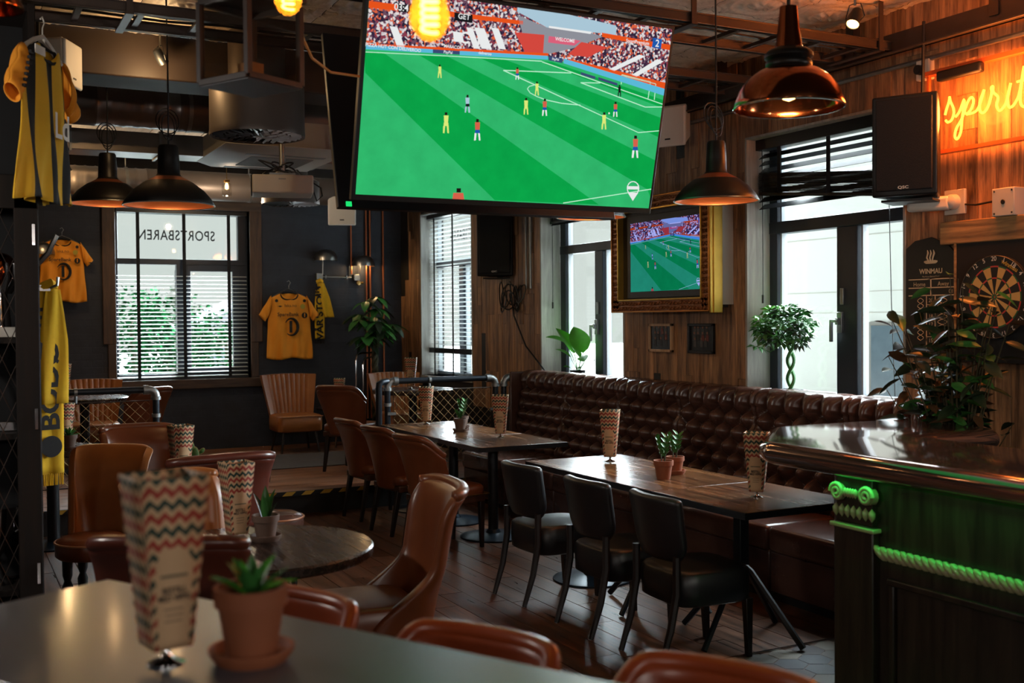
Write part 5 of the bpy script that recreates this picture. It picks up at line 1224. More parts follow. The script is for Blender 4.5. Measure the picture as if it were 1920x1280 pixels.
def diffuser(label, x, y, z0, r, h):
    t = thing('air_diffuser', label, 'air diffuser', (x, y, z0), 0, 'round drum air diffusers')
    b = MB(); b.lathe([(r*.94, .012), (r, 0), (r*1.01, .02), (r, .04), (r, h-.03), (r*.8, h), (r*.6, h), (r*.6, CZ-z0-.004)], 48, cap=False); b.build('drum', M['ductdark'], t)
    b = MB(); b.lathe([(0, .03), (r*.97, .03)], 40, cap=False); b.build('back_plate', M['cable'], t)
    for ring, (q0, q1, n) in enumerate(((.16, .42, 10), (.46, .68, 18), (.72, .93, 26))):
        b = MB()
        for k in range(n):
            a = 2*pi*k/n+ring*.2; u = Vector((cos(a), sin(a), 0)); w = Vector((-sin(a), cos(a), 0)); hw = .62*pi*r*(q0+q1)/2/n
            b.add([u*r*q0+w*hw*.6+Vector((0,0,.0)), u*r*q0-w*hw*.6+Vector((0,0,.022)), u*r*q1-w*hw+Vector((0,0,.022)), u*r*q1+w*hw+Vector((0,0,.0))], [(0, 1, 2, 3)])
        b.build('vane_ring', M['vane'], t, smooth=0)
    b = MB(); b.lathe([(0, -.004), (r*.1, 0), (r*.13, .02)], 20); b.build('hub', M['galv'], t)
diffuser('big dark drum air diffuser below the lantern', 1.80, 7.05, 2.885, .30, .34)
diffuser('smaller far drum air diffuser behind the projector', 3.14, 11.0, 2.885, .29, .26)
t = thing('air_conditioner', 'white ceiling cassette air conditioner above the projector', 'air conditioner', (2.28, 8.45, 2.93))
b = MB(); b.taper((0, 0, 0), (.78, .84), (0, 0, .05), (.98, 1.04)); b.build('cover', M['white'], t, bev=.01)
b = MB(); b.bx(-.44, .44, -.47, .47, .05, .24); b.build('body', M['whitedull'], t)
for i in range(22):
    b = MB(); b.bx(-.24, .24, -.26+i*.023, -.25+i*.023, -.006, .001); b.build('grille_bar', M['galv'], t)
for y in (-.36, .36):
    b = MB(); b.bx(-.3, .3, y-.03, y+.03, -.004, .002); b.build('louvre', M['galv'], t, bev=.002)
pj = thing('projector', 'white projector hung from a ceiling pole with tangled cables', 'projector', (2.14, 7.70, 2.655), radians(-14))
b = MB(); b.bx(-.21, .21, -.16, .16, -.065, .065); b.build('body', M['white'], pj, bev=.012, seg=3)
b = MB(); b.bx(-.219, -.205, -.14, .14, -.055, .06); b.build('vent_panel', M['blackcloth'], pj)
b = MB(); b.bx(-.03, .02, -.163, -.158, .03, .038); b.build('badge', M['galv'], pj)
b = MB(); b.tube([(0, 0, .06), (0, 0, CZ-2.655)], .022, 10); b.bx(-.09, .09, -.09, .09, .065, .085); b.build('pole', M['galv'], pj)
for k in range(6):
    b = MB(); r_ = .045+.008*k; b.tube([(-.02+.05*sin(k*2.2)+r_*1.1*cos(a), .03*cos(k*2)+.02*sin(3*a), .115+.03*sin(k*1.7)+r_*.5*sin(a+k)) for a in [2*pi*i/18 for i in range(18)]], .006, 5, closed=True); b.build('cable', M['cable'], pj)
b = MB(); b.tube([(.21, .05, .04), (.27, .03, .0), (.28, .02, -.06), (.24, 0, -.1), (.2, -.02, .02), (.1, 0, .12)], .006, 5); b.build('cable', M['cable'], pj)
# hanging lantern
la = thing('hanging_lantern', 'box lantern with dark wooden frame and smoky glass panes', 'lantern', (1.0, 4.0, 2.56), radians(-62))
hw, hh = .125, .29
b = MB(); k = .011
for x in (-hw, hw):
    for y in (-hw, hw): b.bx(x-k, x+k, y-k, y+k, 0, hh)
for z in (0, hh):
    for s in (-hw, hw): b.bx(-hw, hw, s-k, s+k, z-k, z+k); b.bx(s-k, s+k, -hw, hw, z-k, z+k)
b.build('frame', M['darkwood'], la, bev=.002)
for i in range(4):
    b = MB(); b.bx(-hw+.01, hw-.01, -hw-.002, -hw+.002, .01, hh-.01); o = b.build('pane', M['lglass'], la); o.rotation_euler = (0, 0, i*pi/2)
b = MB(); b.bx(-hw, hw, -hw, hw, -.014, -.006); b.build('bottom_plate', plain('dusty_glass', '37383d', .5, 0, .9, 5.), la)
b = MB(); b.bx(-hw-.02, hw+.02, -hw-.02, hw+.02, hh+.01, hh+.03); b.bx(-.035, .035, -.035, .035, hh+.03, CZ-2.56); b.build('roof', M['darkwood'], la, bev=.003)
b = MB(); b.bx(-.035, .035, -.03, .03, 0, .075); b.build('candle_box', plain('tan_card', '9a6a3a', .7, 0, .1), la)

# ================================================================== LAMPS
def point(name, loc, e, col, r=.03):
    d = bpy.data.lights.new(name, 'POINT'); d.energy = e; d.color = col; d.shadow_soft_size = r; o = bpy.data.objects.new(name, d); put(o); o.location = loc; return o
WARM = (1.0, .62, .28)
bulbm = emit('warm_bulb', 'ffc070', 9.0)
def bell_lamp(label, loc, r, neck, e=4.0, loops=True):
    t = thing('pendant_lamp', label, 'pendant lamp', loc, 0, 'blackened bell pendant lamps'); k = r/.225
    prof = [(r, 0), (r*1.005, .006), (r*.93, .035*k), (r*.78, .075*k), (r*.55, .115*k), (r*.30, .145*k), (r*.25, .16*k), (r*.24, .16*k+neck*.5), (r*.22, .16*k+neck), (r*.20, .17*k+neck)]
    b = MB(); b.lathe(prof, 48, cap=False); b.lathe([(r*.20, .17*k+neck), (0, .172*k+neck)], 48, cap=False); b.build('shade', M['shade'], t, smooth=60)
    b = MB(); b.lathe([(q[0]*.985, q[1]+.001) for q in prof[:6]], 48, cap=False); b.build('shade_lining', M['copperin'], t, smooth=60)
    b = MB(); b.tube([(r*cos(2*pi*i/48), r*sin(2*pi*i/48), .001) for i in range(48)], .004, 6, closed=True); b.build('rim', M['steel'], t)
    b = MB(); b.lathe([(0, .05), (.02, .055), (.03, .08), (.022, .11), (.014, .13)], 14); b.build('bulb', bulbm, t)
    zt = .17*k+neck; b = MB(); b.tube([(0, 0, zt), (.003, 0, zt+.3), (0, 0, CZ-loc[2])], .005, 6)
    b.build('cord', M['cable'], t)
    if loops:
        b = MB()
        for j in range(3): b.tube([(.035*(1+j*.4)*cos(a), .02*sin(a*1)+.01*j, zt+.10+.02*j+.075*sin(a)) for a in [2*pi*i/16 for i in range(16)]], .0035, 5, closed=True)
        b.build('cord_loops', M['cable'], t)
    point('pendant_glow', (loc[0], loc[1], loc[2]+.03), e, WARM)
    return t
bell_lamp('black bell pendant lamp in front of the back window, larger of two', (1.129, 6.409, 2.355), .25, .15, 2.0)
bell_lamp('black bell pendant lamp in front of the back window, smaller of two', (.985, 7.86, 2.50), .25, .15, 2.0)
bell_lamp('black bell pendant lamp left of the big wall speaker', (3.69, 4.751, 2.325), .225, .15, 2.5)
bell_lamp('black pendant lamp peeking out under the big screen, right of two', (3.771, 6.174, 2.362), .225, .15, 2.5)
bell_lamp('black pendant lamp peeking out under the big screen, left of two', (3.745, 7.428, 2.515), .225, .15, 2.5)
cp = thing('copper_pendant', 'polished copper dome pendant lamp above the bar corner', 'pendant lamp', (3.127, 3.54, 2.565))
prof = [(.225, 0), (.227, .006), (.222, .03), (.205, .075), (.175, .118), (.13, .152), (.085, .168)]
b = MB(); b.lathe(prof, 56, cap=False); b.build('dome', M['copper'], cp, smooth=60)
b = MB(); b.lathe([(q[0]*.985, q[1]+.002) for q in prof], 56, cap=False); b.build('dome_lining', M['copper'], cp, smooth=60)
b = MB(); b.tube([(.226*cos(2*pi*i/56), .226*sin(2*pi*i/56), .002) for i in range(56)], .0035, 6, closed=True); b.build('rim', M['chrome'], cp)
b = MB(); b.lathe([(.085, .165), (.095, .175), (.095, .19), (.085, .2), (.1, .21), (.1, .225), (.085, .24), (.06, .25)], 32); b.build('collar', M['shade'], cp, smooth=50)
b = MB(); b.lathe([(.058, .245), (.046, .32), (.036, .42), (.0, .43)], 32); b.build('neck', M['copper'], cp, smooth=50)
b = MB(); b.tube([(0, 0, .42), (0, 0, CZ-2.565)], .008, 8); b.build('cord', M['cable'], cp)
b = MB(); b.lathe([(0, .03), (.025, .04), (.035, .075), (.02, .12), (.015, .15)], 16); b.build('bulb', bulbm, cp)
point('copper_glow', (3.127, 3.54, 2.60), 5, WARM)
cl = thing('copper_pendant', 'copper pendant lamp shade cut by the top left corner', 'pendant lamp', (.13, 3.74, 2.665))
b = MB(); b.lathe([(.10, 0), (.101, .004), (.06, .10), (.04, .2), (.0, .21)], 32, cap=False); b.build('shade', M['copper'], cl); b = MB(); b.tube([(0, 0, .2), (0, 0, CZ-2.665)], .006, 6); b.build('cord', M['cable'], cl)
def ambermat():
    t = NT('amber_glass'); tr = t.n('ShaderNodeBsdfTransparent'); tr.inputs[0].default_value = (1, .58, .16, 1); tl = t.n('ShaderNodeBsdfTranslucent'); tl.inputs[0].default_value = (1, .45, .06, 1)
    mx = t.n('ShaderNodeMixShader'); mx.inputs[0].default_value = .10; t.t.links.new(tr.outputs[0], mx.inputs[1]); t.t.links.new(tl.outputs[0], mx.inputs[2]); t.t.links.new(mx.outputs[0], t.out.inputs[0]); return t.mat
amber = ambermat(); fil = emit('filament', 'ffca78', 26.)
def edison(label, loc, r):
    t = thing('filament_bulb', label, 'light bulb', loc, 0, 'amber filament bulbs')
    b = MB(); b.lathe([(0, -r*1.15), (r*.35, -r*1.09), (r*.72, -r*.8), (r*.95, -r*.35), (r, .1*r), (r*.85, r*.8), (r*.5, r*1.5), (r*.36, r*2.0), (r*.34, r*2.3)], 32, cap=False); b.build('globe', amber, t, smooth=180)
    pts = [(r*.42*cos(a*.9), r*.42*sin(a*.9), -r*.78+r*1.9*a/34) for a in range(35)]; b = MB(); b.tube([(r*.4*cos(i*.55), r*.4*sin(i*.55), -r*.7+r*2.0*i/60) for i in range(61)], r*.085, 6); b.build('filament', fil, t)
    b = MB(); b.lathe([(r*.4, r*2.25), (r*.4, r*3.2), (r*.2, r*3.5), (0, r*3.5)], 20); b.build('socket', M['brass'], t)
    b = MB(); b.tube([(0, 0, r*3.4), (0, 0, CZ-loc[2])], .005, 6); b.build('cord', M['cable'], t); point('bulb_glow', loc, 3, (1.0, .55, .18), .03)
edison('glowing amber filament bulb in front of the big television', (.95, 2.226, 2.36), .044)
edison('glowing amber filament bulb above the lantern corner', (.929, 3.256, 2.667), .042)
b = MB(); b.tube([(1.239, 4.227, 2.90), (1.30, 4.34, 2.835), (1.381, 4.49, 2.80), (1.512, 4.647, 2.785), (1.70, 4.801, 2.815)], .006, 6); o = b.build('extension_lead', plain('orange_cord', 'b06a34', .5)); tag(o, 'orange power cord drooping to the edge of the big television', 'cord')
b = MB(); b.tube([(1.239, 4.227, 2.90), (1.22, 4.2, 3.1), (1.22, 4.2, CZ)], .006, 6); b.build('cord_end', M['copperin'], o)
def spot(label, loc, rz, e, tgt=(0, 0)):
    t = thing('ceiling_spotlight', label, 'spotlight', loc, rz, 'small ceiling spotlights'); Rm = Matrix.Rotation(radians(35), 4, 'Y')
    b = MB(); b.lathe([(.05, .17), (.05, .185), (.0, .19)], 20); b.tube([(0, 0, .17), (0, 0, .06)], .007, 8); b.build('ceiling_plate', M['galv'], t)
    b = MB(); b.lathe([(.032, -.05), (.034, .0), (.026, .045), (.012, .055), (0, .056)], 20, (0, 0, 0), Rm, cap=False)
    b.tube([Rm @ Vector((0, .036, -.03)), Rm @ Vector((0, .05, .0)), (0, .03, .065), (0, 0, .07), (0, -.03, .065), Rm @ Vector((0, -.05, 0)), Rm @ Vector((0, -.036, -.03))], .003, 5); b.build('cage', M['metal_black'], t)
    b = MB(); b.lathe([(0, -.046), (.030, -.046), (.030, -.03), (0, -.03)], 20, (0, 0, 0), Rm); b.build('bulb', bulbm, t)
    point('spot_glow', (loc[0]-.05, loc[1]-.05, loc[2]-.10), e, WARM, .02)
spot('lit ceiling spotlight left of the lantern', (1.22, 7.16, 3.365), radians(200), 7)
spot('caged ceiling spotlight right of the copper pendant', (4.08, 4.13, 3.20), radians(20), 1.0)
spot('tiny lit spotlight by the hanging striped jersey', (1.10, 11.9, 3.26), radians(180), 14)
def jar_lamp(label, loc):
    t = thing('jar_lamp', label, 'lamp', loc); b = MB(); b.lathe([(.035, -.1), (.05, -.09), (.05, .02), (.03, .05)], 20, cap=False); b.build('jar', M['lglass'], t)
    b = MB(); b.lathe([(0, -.03), (.018, -.02), (.02, .01), (.01, .04)], 14); b.build('bulb', bulbm, t); b = MB(); b.lathe([(.032, .045), (.032, .07), (.01, .08)], 16); b.tube([(0, 0, .08), (0, 0, CZ-loc[2])], .004, 6); b.build('cap', M['brass'], t); point('jar_glow', (loc[0], loc[1], loc[2]-.15), 16, (1.0, .75, .5))
jar_lamp('small glass jar lamp glowing against the back duct', (2.62, 11.55, 3.10))

# ================================================================== SPEAKERS, WALL DEVICES
def pa_speaker(label, loc, rz, w, h, d, up):
    t = thing('wall_speaker', label, 'speaker', loc, rz, 'black loudspeakers on the plank wall')
    b = MB(); b.prism([(-w/2, 0), (w/2, 0), (w/2*.72, d), (-w/2*.72, d)], lambda x, y, q: (x, y, h*q)); b.build('cabinet', M['metal_black'], t, bev=.012, seg=3)
    b = MB(); b.bx(-w/2+.025, w/2-.025, -.012, .002, .03, h-.02); b.build('grille', M['grille'], t, bev=.01)
    b = MB(); b.bx(-.035, .035, -.017, -.011, .035, .058); lg = b.build('badge', M['metal_black'], t)
    letters('QSC', M['printwhite'], lg, frame_m((0, -.018, .0465), (1, 0, 0), (0, 0, 1)), .03, .022, bold=.02)
    b = MB(); b.bx(-.14, .14, .05, d, -.025, -.012); b.bx(-.03, .03, d*.7, d+.18, -.02, .0); b.build('bracket', M['metal_black'], t)
    b = MB(); b.tube([(w*.12, d*.8, h), (w*.12, d*.9, h+up)], .01, 6); b.build('cable', M['cable'], t); return t
pa_speaker('large black wall speaker next to the orange neon sign', (4.76, 4.45, 2.37), radians(-62), .36, .565, .28, .45)
pa_speaker('black wall speaker with tangled cables below it, between the windows', (4.98, 10.04, 2.14), radians(-42), .38, .68, .30, .3)
cb = thing('cable_tangle', 'tangle of looped black cables under the far wall speaker', 'cables', (5.07, 9.85, 1.98))
for k in range(9):
    b = MB(); cy_ = -.22+.055*k; r_ = .09+.02*(k % 3); b.tube([(.03*sin(a+k), cy_+r_*.8*cos(a), -.03-.012*(k % 4)*2+r_*sin(a)) for a in [2*pi*i/20 for i in range(20)]], .007, 5, closed=True); b.build('loop', M['cable'], cb)
b = MB(); b.tube([(0, .03, .1), (.03, .0, -.25), (.03, -.25, -.55), (.04, -.62, -.78), (.04, -.72, -.86)], .008, 6); b.build('trailing_cable', M['cable'], cb)
for yy in (9.62, 9.53):
    b = MB(); b.tube([(5.12, yy, 2.0), (5.12, yy, 3.2)], .015 if yy < 9.6 else .011, 8); o = b.build('vertical_conduit', M['galv']); tag(o, 'thin grey conduit rising beside the far wall speaker, %s one' % ('outer' if yy > 9.6 else 'inner'), 'conduit')
def wedge(label, loc, rz, s=1.0):
    t = thing('white_speaker', label, 'speaker', loc, rz, 'small white wedge speakers')
    b = MB(); b.prism([(-.13, 0), (.13, 0), (.08, .17), (-.08, .17)], lambda x, y, q: (x*s, y*s, (-.09+.2*q-.07*(1-q)*(1-y/.17))*s)); b.build('cabinet', M['white'], t, bev=.01, seg=3)
    b = MB(); b.bx(-.13*s, .13*s, -.022*s, .003, -.175*s, .10*s); b.build('grille', plain('pale_speaker_front', 'c6c3bd', .6, 0, .04), t, bev=.02, seg=3); b = MB(); b.bx(-.02*s, .02*s, -.026*s, -.02*s, -.13*s, -.12*s); b.build('badge', M['metal_black'], t)
    b = MB(); b.bx(-.02, .02, .15*s, .15*s+.06, -.02, .02); b.tube([(0, .15*s+.05, 0), (0, .15*s+.05, CZ-loc[2]-.002)], .012, 8); b.build('bracket', M['metal_black'], t)
wedge('small white speaker on the plank wall right of the big screen', (4.90, 6.88, 3.19), radians(-62), 1.1)
wedge('small white speaker behind the hanging striped jersey', (.68, 7.0, 3.26), radians(62), .95)
wedge('small white speaker under the left edge of the big screen', (4.02, 12.0, 2.99), radians(-20), 1.2)
cc = thing('security_camera', 'white security camera on a ball mount by the neon sign', 'camera', (5.12, 4.40, 2.345))
b = MB(); Rm = Matrix.Translation((-.10, .12, -.005)) @ Matrix.Rotation(radians(118), 4, 'Z')
b.bx(-.13, .11, -.04, .04, -.04, .04, Rm); b.build('body', M['white'], cc, bev=.02, seg=3)
b = MB(); b.bx(-.02, 0, -.07, .07, -.07, .07); b.build('mount_plate', M['white'], cc, bev=.003); b = MB(); b.lathe([(.045, 0), (.04, .04), (.02, .055), (0, .058)], 20, (0, 0, 0), Matrix.Translation((-.02, 0, 0)) @ Matrix.Rotation(radians(-90), 4, 'Y')); b.tube([(-.05, 0, 0), (-.09, .05, 0)], .016, 10); b.build('ball_joint', M['white'], cc)
jb = thing('junction_box', 'square white plate box on the wall right of the security camera', 'junction box', (5.09, 4.045, 2.31))
b = MB(); b.bx(-.03, .06, -.07, .07, -.075, .075); b.build('plate', M['white'], jb, bev=.004)
b = MB()
for y in (-.055, .055):
    for z in (-.06, .06): b.lathe([(.006, 0), (.004, .003), (0, .003)], 8, (0, 0, 0), Matrix.Translation((-.03, y, z)) @ Matrix.Rotation(radians(-90), 4, 'Y'))
b.lathe([(.014, 0), (.012, .004), (0, .004)], 12, (0, 0, 0), Matrix.Translation((-.03, 0, 0)) @ Matrix.Rotation(radians(-90), 4, 'Y')); b.build('screws', M['cable'], jb)
b = MB(); b.tube([(5.11, 4.36, 2.33), (5.10, 4.25, 2.315), (5.10, 4.12, 2.325)], .006, 6); o = b.build('camera_cable', M['cable']); tag(o, 'short black cable from the security camera to the plate box', 'cable')
b = MB(); b.bx(5.085, 5.14, 2.9, 4.49, 2.105, 2.235); o = b.build('trim_50', M['wallplank_h'], bev=.006); o['kind'] = 'structure'
ou = thing('power_socket', 'white wall socket with a black plug above the neon sign', 'socket', (5.10, 4.63, 3.14))
b = MB(); b.bx(0, .05, -.05, .05, -.06, .06); b.build('box', M['white'], ou, bev=.008); b = MB(); b.lathe([(.03, 0), (.028, .03), (0, .03)], 16, (0, 0, 0), Matrix.Translation((0, .012, 0)) @ Matrix.Rotation(radians(-90), 4, 'Y')); b.build('plug', M['cable'], ou)
# neon sign
ns = thing('neon_sign', 'orange neon lettering on a clear acrylic sheet', 'neon sign', (0, 0, 0))
b = MB(); b.bx(5.075, 5.081, 2.9, 4.57, 2.64, 3.10); b.build('acrylic_sheet', M['acryl'], ns)
orail = plain('acrylic_edge', 'b5562a', .3, 0, .1)
b = MB(); b.bx(5.06, 5.11, 2.9, 4.60, 3.085, 3.11); b.bx(5.06, 5.11, 2.9, 4.60, 2.625, 2.645); b.bx(5.07, 5.09, 4.555, 4.57, 2.63, 3.1); b.build('edge_rail', orail, ns)
neonm = emit('neon_tube', 'ffd23c', 3.4)
for s in NEON:
    if len(s) > 2:
        P = [Vector((0, *p)) for p in s]; Q = []
        for i in range(len(P)-1):
            p0, p1, p2, p3 = P[max(0, i-1)], P[i], P[i+1], P[min(len(P)-1, i+2)]
            for k in range(5):
                f = k/5; Q.append(.5*((2*p1)+(p2-p0)*f+(2*p0-5*p1+4*p2-p3)*f*f+(3*p1-p0-3*p2+p3)*f**3))
        Q.append(P[-1])
    else: Q = [Vector((0, *p)) for p in s]
    b = MB(); b.tube([(5.06, p.y, p.z) for p in Q], .0068, 8); b.build('neon_tube', neonm, ns, smooth=180)
b = MB(); b.bx(5.03, 5.075, 4.17, 4.47, 3.03, 3.09); b.build('transformer', M['cable'], ns, bev=.012)
for yy, zz, e in ((4.42, 2.83, 14), (4.2, 2.85, 18), (3.95, 2.9, 18), (3.7, 2.95, 15)): point('neon_glow', (5.0, yy, zz), e*1.0, (1.0, .24, .04), .12)
# score board
sc = thing('dart_scoreboard', 'black dart scoreboard with chalk marks left of the dartboard', 'scoreboard', (5.122, 4.585, 1.80))
b = MB(); b.prism([(.19, -.35), (.19, .30), (.12, .345), (0, .36), (-.12, .31), (-.185, .25), (-.185, -.35)], lambda x, y, q: (.012*q, x, y)); b.build('board', M['board'], sc, bev=.002)
def wl(s, y, z, sx, sy=None, m='chalk', **kw): return letters(s, M[m], sc, frame_m((-.0015, y, z), (0, -1, 0), (0, 0, 1)), sx, sy, **kw)
wl('WINMAU', 0, .16, .04, .04, bold=.03); wl('The Focus Behind Darts', 0, .13, .013, .012); wl('Home', .085, .085, .036); wl('Away', -.09, .085, .036); wl('01', .045, .04, .032); wl('01', -.145, .04, .032)
for i, s in enumerate(('20', '19', '18', '17', '16', '15')): wl(s, 0, -.01-i*.047, .032)
b = MB()
for z in (.115, .065, .02): b.bx(-.003, 0, -.165, .165, z-.003, z+.003)
b.bx(-.003, 0, -.003, .003, .02, .115)
for y in (-.032, .032): b.bx(-.003, 0, y-.002, y+.002, -.31, .02)
for i in range(6): b.bx(-.003, 0, -.032, .032, -.036-i*.047, -.033-i*.047)
b.build('ruled_lines', M['chalk'], sc)
b = MB()
for s, r_ in ((.075, .022), (-.085, .034)):
    b.tube([(-.003, s+r_*sin(i*.42), .005-.25*i/60) for i in range(61)], .0018, 4); b.tube([(-.003, s-r_*sin(i*.42), .005-.25*i/60) for i in range(61)], .0018, 4)
b.build('chalk_loops', M['chalk'], sc)
b = MB(); b.lathe([(.035, 0), (.05, .008), (.05, .016), (.03, .02)], 16, (0, 0, 0), Matrix.Translation((-.002, 0, .205)) @ Matrix.Rotation(0, 4, 'Y') @ Matrix.Diagonal((.06, 1, 1, 1)))
for k in (-.022, 0, .022): b.tube([(-.003, k*.5, .215), (-.003, k+.006, .24), (-.003, k-.004, .265), (-.003, k+.002, .285)], [.004, .005, .006, .002], 6)
b.build('dart_emblem', M['chalk'], sc)
# dartboard
db = thing('dartboard', 'round dartboard in a black cabinet half hidden by the leafy plant', 'dartboard', (5.09, 4.105, 1.80))
b = MB(); b.bx(.0, .04, -.42, .27, -.36, .32); b.build('cabinet_back', M['blackcloth'], db); b = MB(); b.bx(-.004, .055, .27, .285, -.36, .32); b.bx(-.004, .055, -.42, .285, .32, .335); b.build('cabinet_edge', M['wallplank_h'], db)
dm = [plain('dart_'+n, c, .7, 0, .1) for n, c in (('black', '100f0e'), ('cream', 'c09a5a'), ('red', 'b03a34'), ('green', '1f5a34'))]
b = MB(); RR = [.006, .016, .099, .107, .162, .170]
def ringseg(r0, r1, a0, a1, c, x=-.022):
    b.cur = c; n = 4; vs = [(x, r0*sin(a0+(a1-a0)*i/n), r0*cos(a0+(a1-a0)*i/n)) for i in range(n+1)]+[(x, r1*sin(a0+(a1-a0)*i/n), r1*cos(a0+(a1-a0)*i/n)) for i in range(n+1)]
    b.add(vs, [(i, i+1, n+2+i, n+1+i) for i in range(n)])
for k in range(20):
    a0, a1 = (k-.5)*pi/10, (k+.5)*pi/10; d = k % 2 == 0
    ringseg(.016, .099, a0, a1, 0 if d else 1); ringseg(.099, .107, a0, a1, 2 if d else 3); ringseg(.107, .162, a0, a1, 0 if d else 1); ringseg(.162, .170, a0, a1, 2 if d else 3); ringseg(.170, .2255, a0, a1, 0); ringseg(.006, .016, a0, a1, 3); ringseg(0, .006, a0, a1, 2)
b.build('face', dm, db, smooth=0)
b = MB(); b.lathe([(.2255, 0), (.2255, .031)], 60, (0, 0, 0), Matrix.Translation((.012, 0, 0)) @ Matrix.Rotation(radians(-90), 4, 'Y')); b.build('body', dm[0], db)
b = MB(); b.tube([(-.025, .224*sin(2*pi*i/60), .224*cos(2*pi*i/60)) for i in range(60)], .0022, 5, closed=True); b.build('number_ring', M['steel'], db)
for i, s in enumerate((20, 1, 18, 4, 13, 6, 10, 15, 2, 17, 3, 19, 7, 16, 8, 11, 14, 9, 12, 5)):
    a = -i*pi/10; letters(str(s), M['printwhite'], db, frame_m((-.027, .207*sin(a), .207*cos(a)), (0, -cos(a), sin(a)), (0, sin(a), cos(a))), .036)
letters('winmau', M['tapeyellow'], db, frame_m((-.0265, -.10, .165), (0, -cos(-.52), sin(-.52)), (0, sin(-.52), cos(-.52))), .036, .034, bold=.02)
# wall lamps and pipework on the back wall
def wall_lamp(label, x, z, boxz, plug=False):
    t = thing('wall_lamp', label, 'wall lamp', (x, DY-.09, z), 0, 'half-dome wall lamps')
    b = MB(); b.lathe([(.14, -.06), (.138, -.02), (.115, .035), (.07, .066), (0, .078)], 32, cap=False); b.build('shade', M['steel'], t, smooth=60)
    b = MB(); b.tube([(-.035, .02, -.04), (-.035, .03, boxz-z+.03)], .007, 8); b.build('stem', M['steel'], t)
    b = MB(); b.bx(-.11, -.03, .03, .09, boxz-z-.04, boxz-z+.04); b.build('junction_box', M['galv'], t, bev=.006)
    if plug:
        b = MB(); b.lathe([(.03, 0), (.026, .03), (0, .035)], 14, (0, 0, 0), Matrix.Translation((-.06, .03, boxz-z-.07)) @ Matrix.Rotation(radians(90), 4, 'X')); b.tube([(-.06, .02, boxz-z-.07), (.0, .0, boxz-z-.065)], .014, 8); b.build('valve', M['brass'], t)
        point('wall_lamp_glow', (x-.02, DY-.12, z-.07), 2.4, WARM, .03)
    return t
wall_lamp('silver dome wall lamp above the hanging scarf', 4.13, 2.49, 2.24)
wall_lamp('silver dome wall lamp casting warm light above the tall plant', 4.61, 2.43, 2.23, True)
wall_lamp('silver dome wall lamp peeking past the trophy cabinet', .93, 2.50, 2.35)
for x, z0, z1, r_, lab in ((4.475, 2.27, 3.14, .010, 'vertical steel conduit rising from the right wall lamp box'), (4.672, .2, 3.14, .011, 'vertical pipe behind the tall plant, left one of the pair'), (4.722, .2, 3.14, .012, 'vertical pipe behind the tall plant, right one of the pair'), (4.895, .4, 3.14, .012, 'vertical pipe close to the wall corner')):
    b = MB(); b.tube([(x, DY-.03, z0), (x, DY-.03, z1)], r_, 8); o = b.build('conduit_pipe', M['copperin']); tag(o, lab, 'pipe')
b = MB(); b.tube([(4.09, DY-.04, 2.235), (4.47, DY-.04, 2.228)], .012, 10); b.bx(4.13, 4.145, DY-.06, DY, 2.215, 2.255); b.bx(4.40, 4.415, DY-.06, DY, 2.21, 2.25); o = b.build('conduit_pipe', M['galv']); tag(o, 'short horizontal conduit joining the two wall lamp boxes', 'pipe')
ca = thing('chair_frame', 'bent chrome tube frame beside the ficus trunk', 'frame', (4.35, 12.7, SH))
for k in (0, .09):
    b = MB(); b.tube([(.06+k, -.05*k, .7), (.06+k, 0, 1.0-k*.6), (.08+k, 0, 1.08-k*.6), (.13+k, 0, 1.10-k*.6), (.34, 0, 1.11-k*.6)], .011, 8); b.tube([(.06+k, 0, .7), (.04+k, .02, 0)], .011, 8); b.build('tube', M['chrome'], ca)
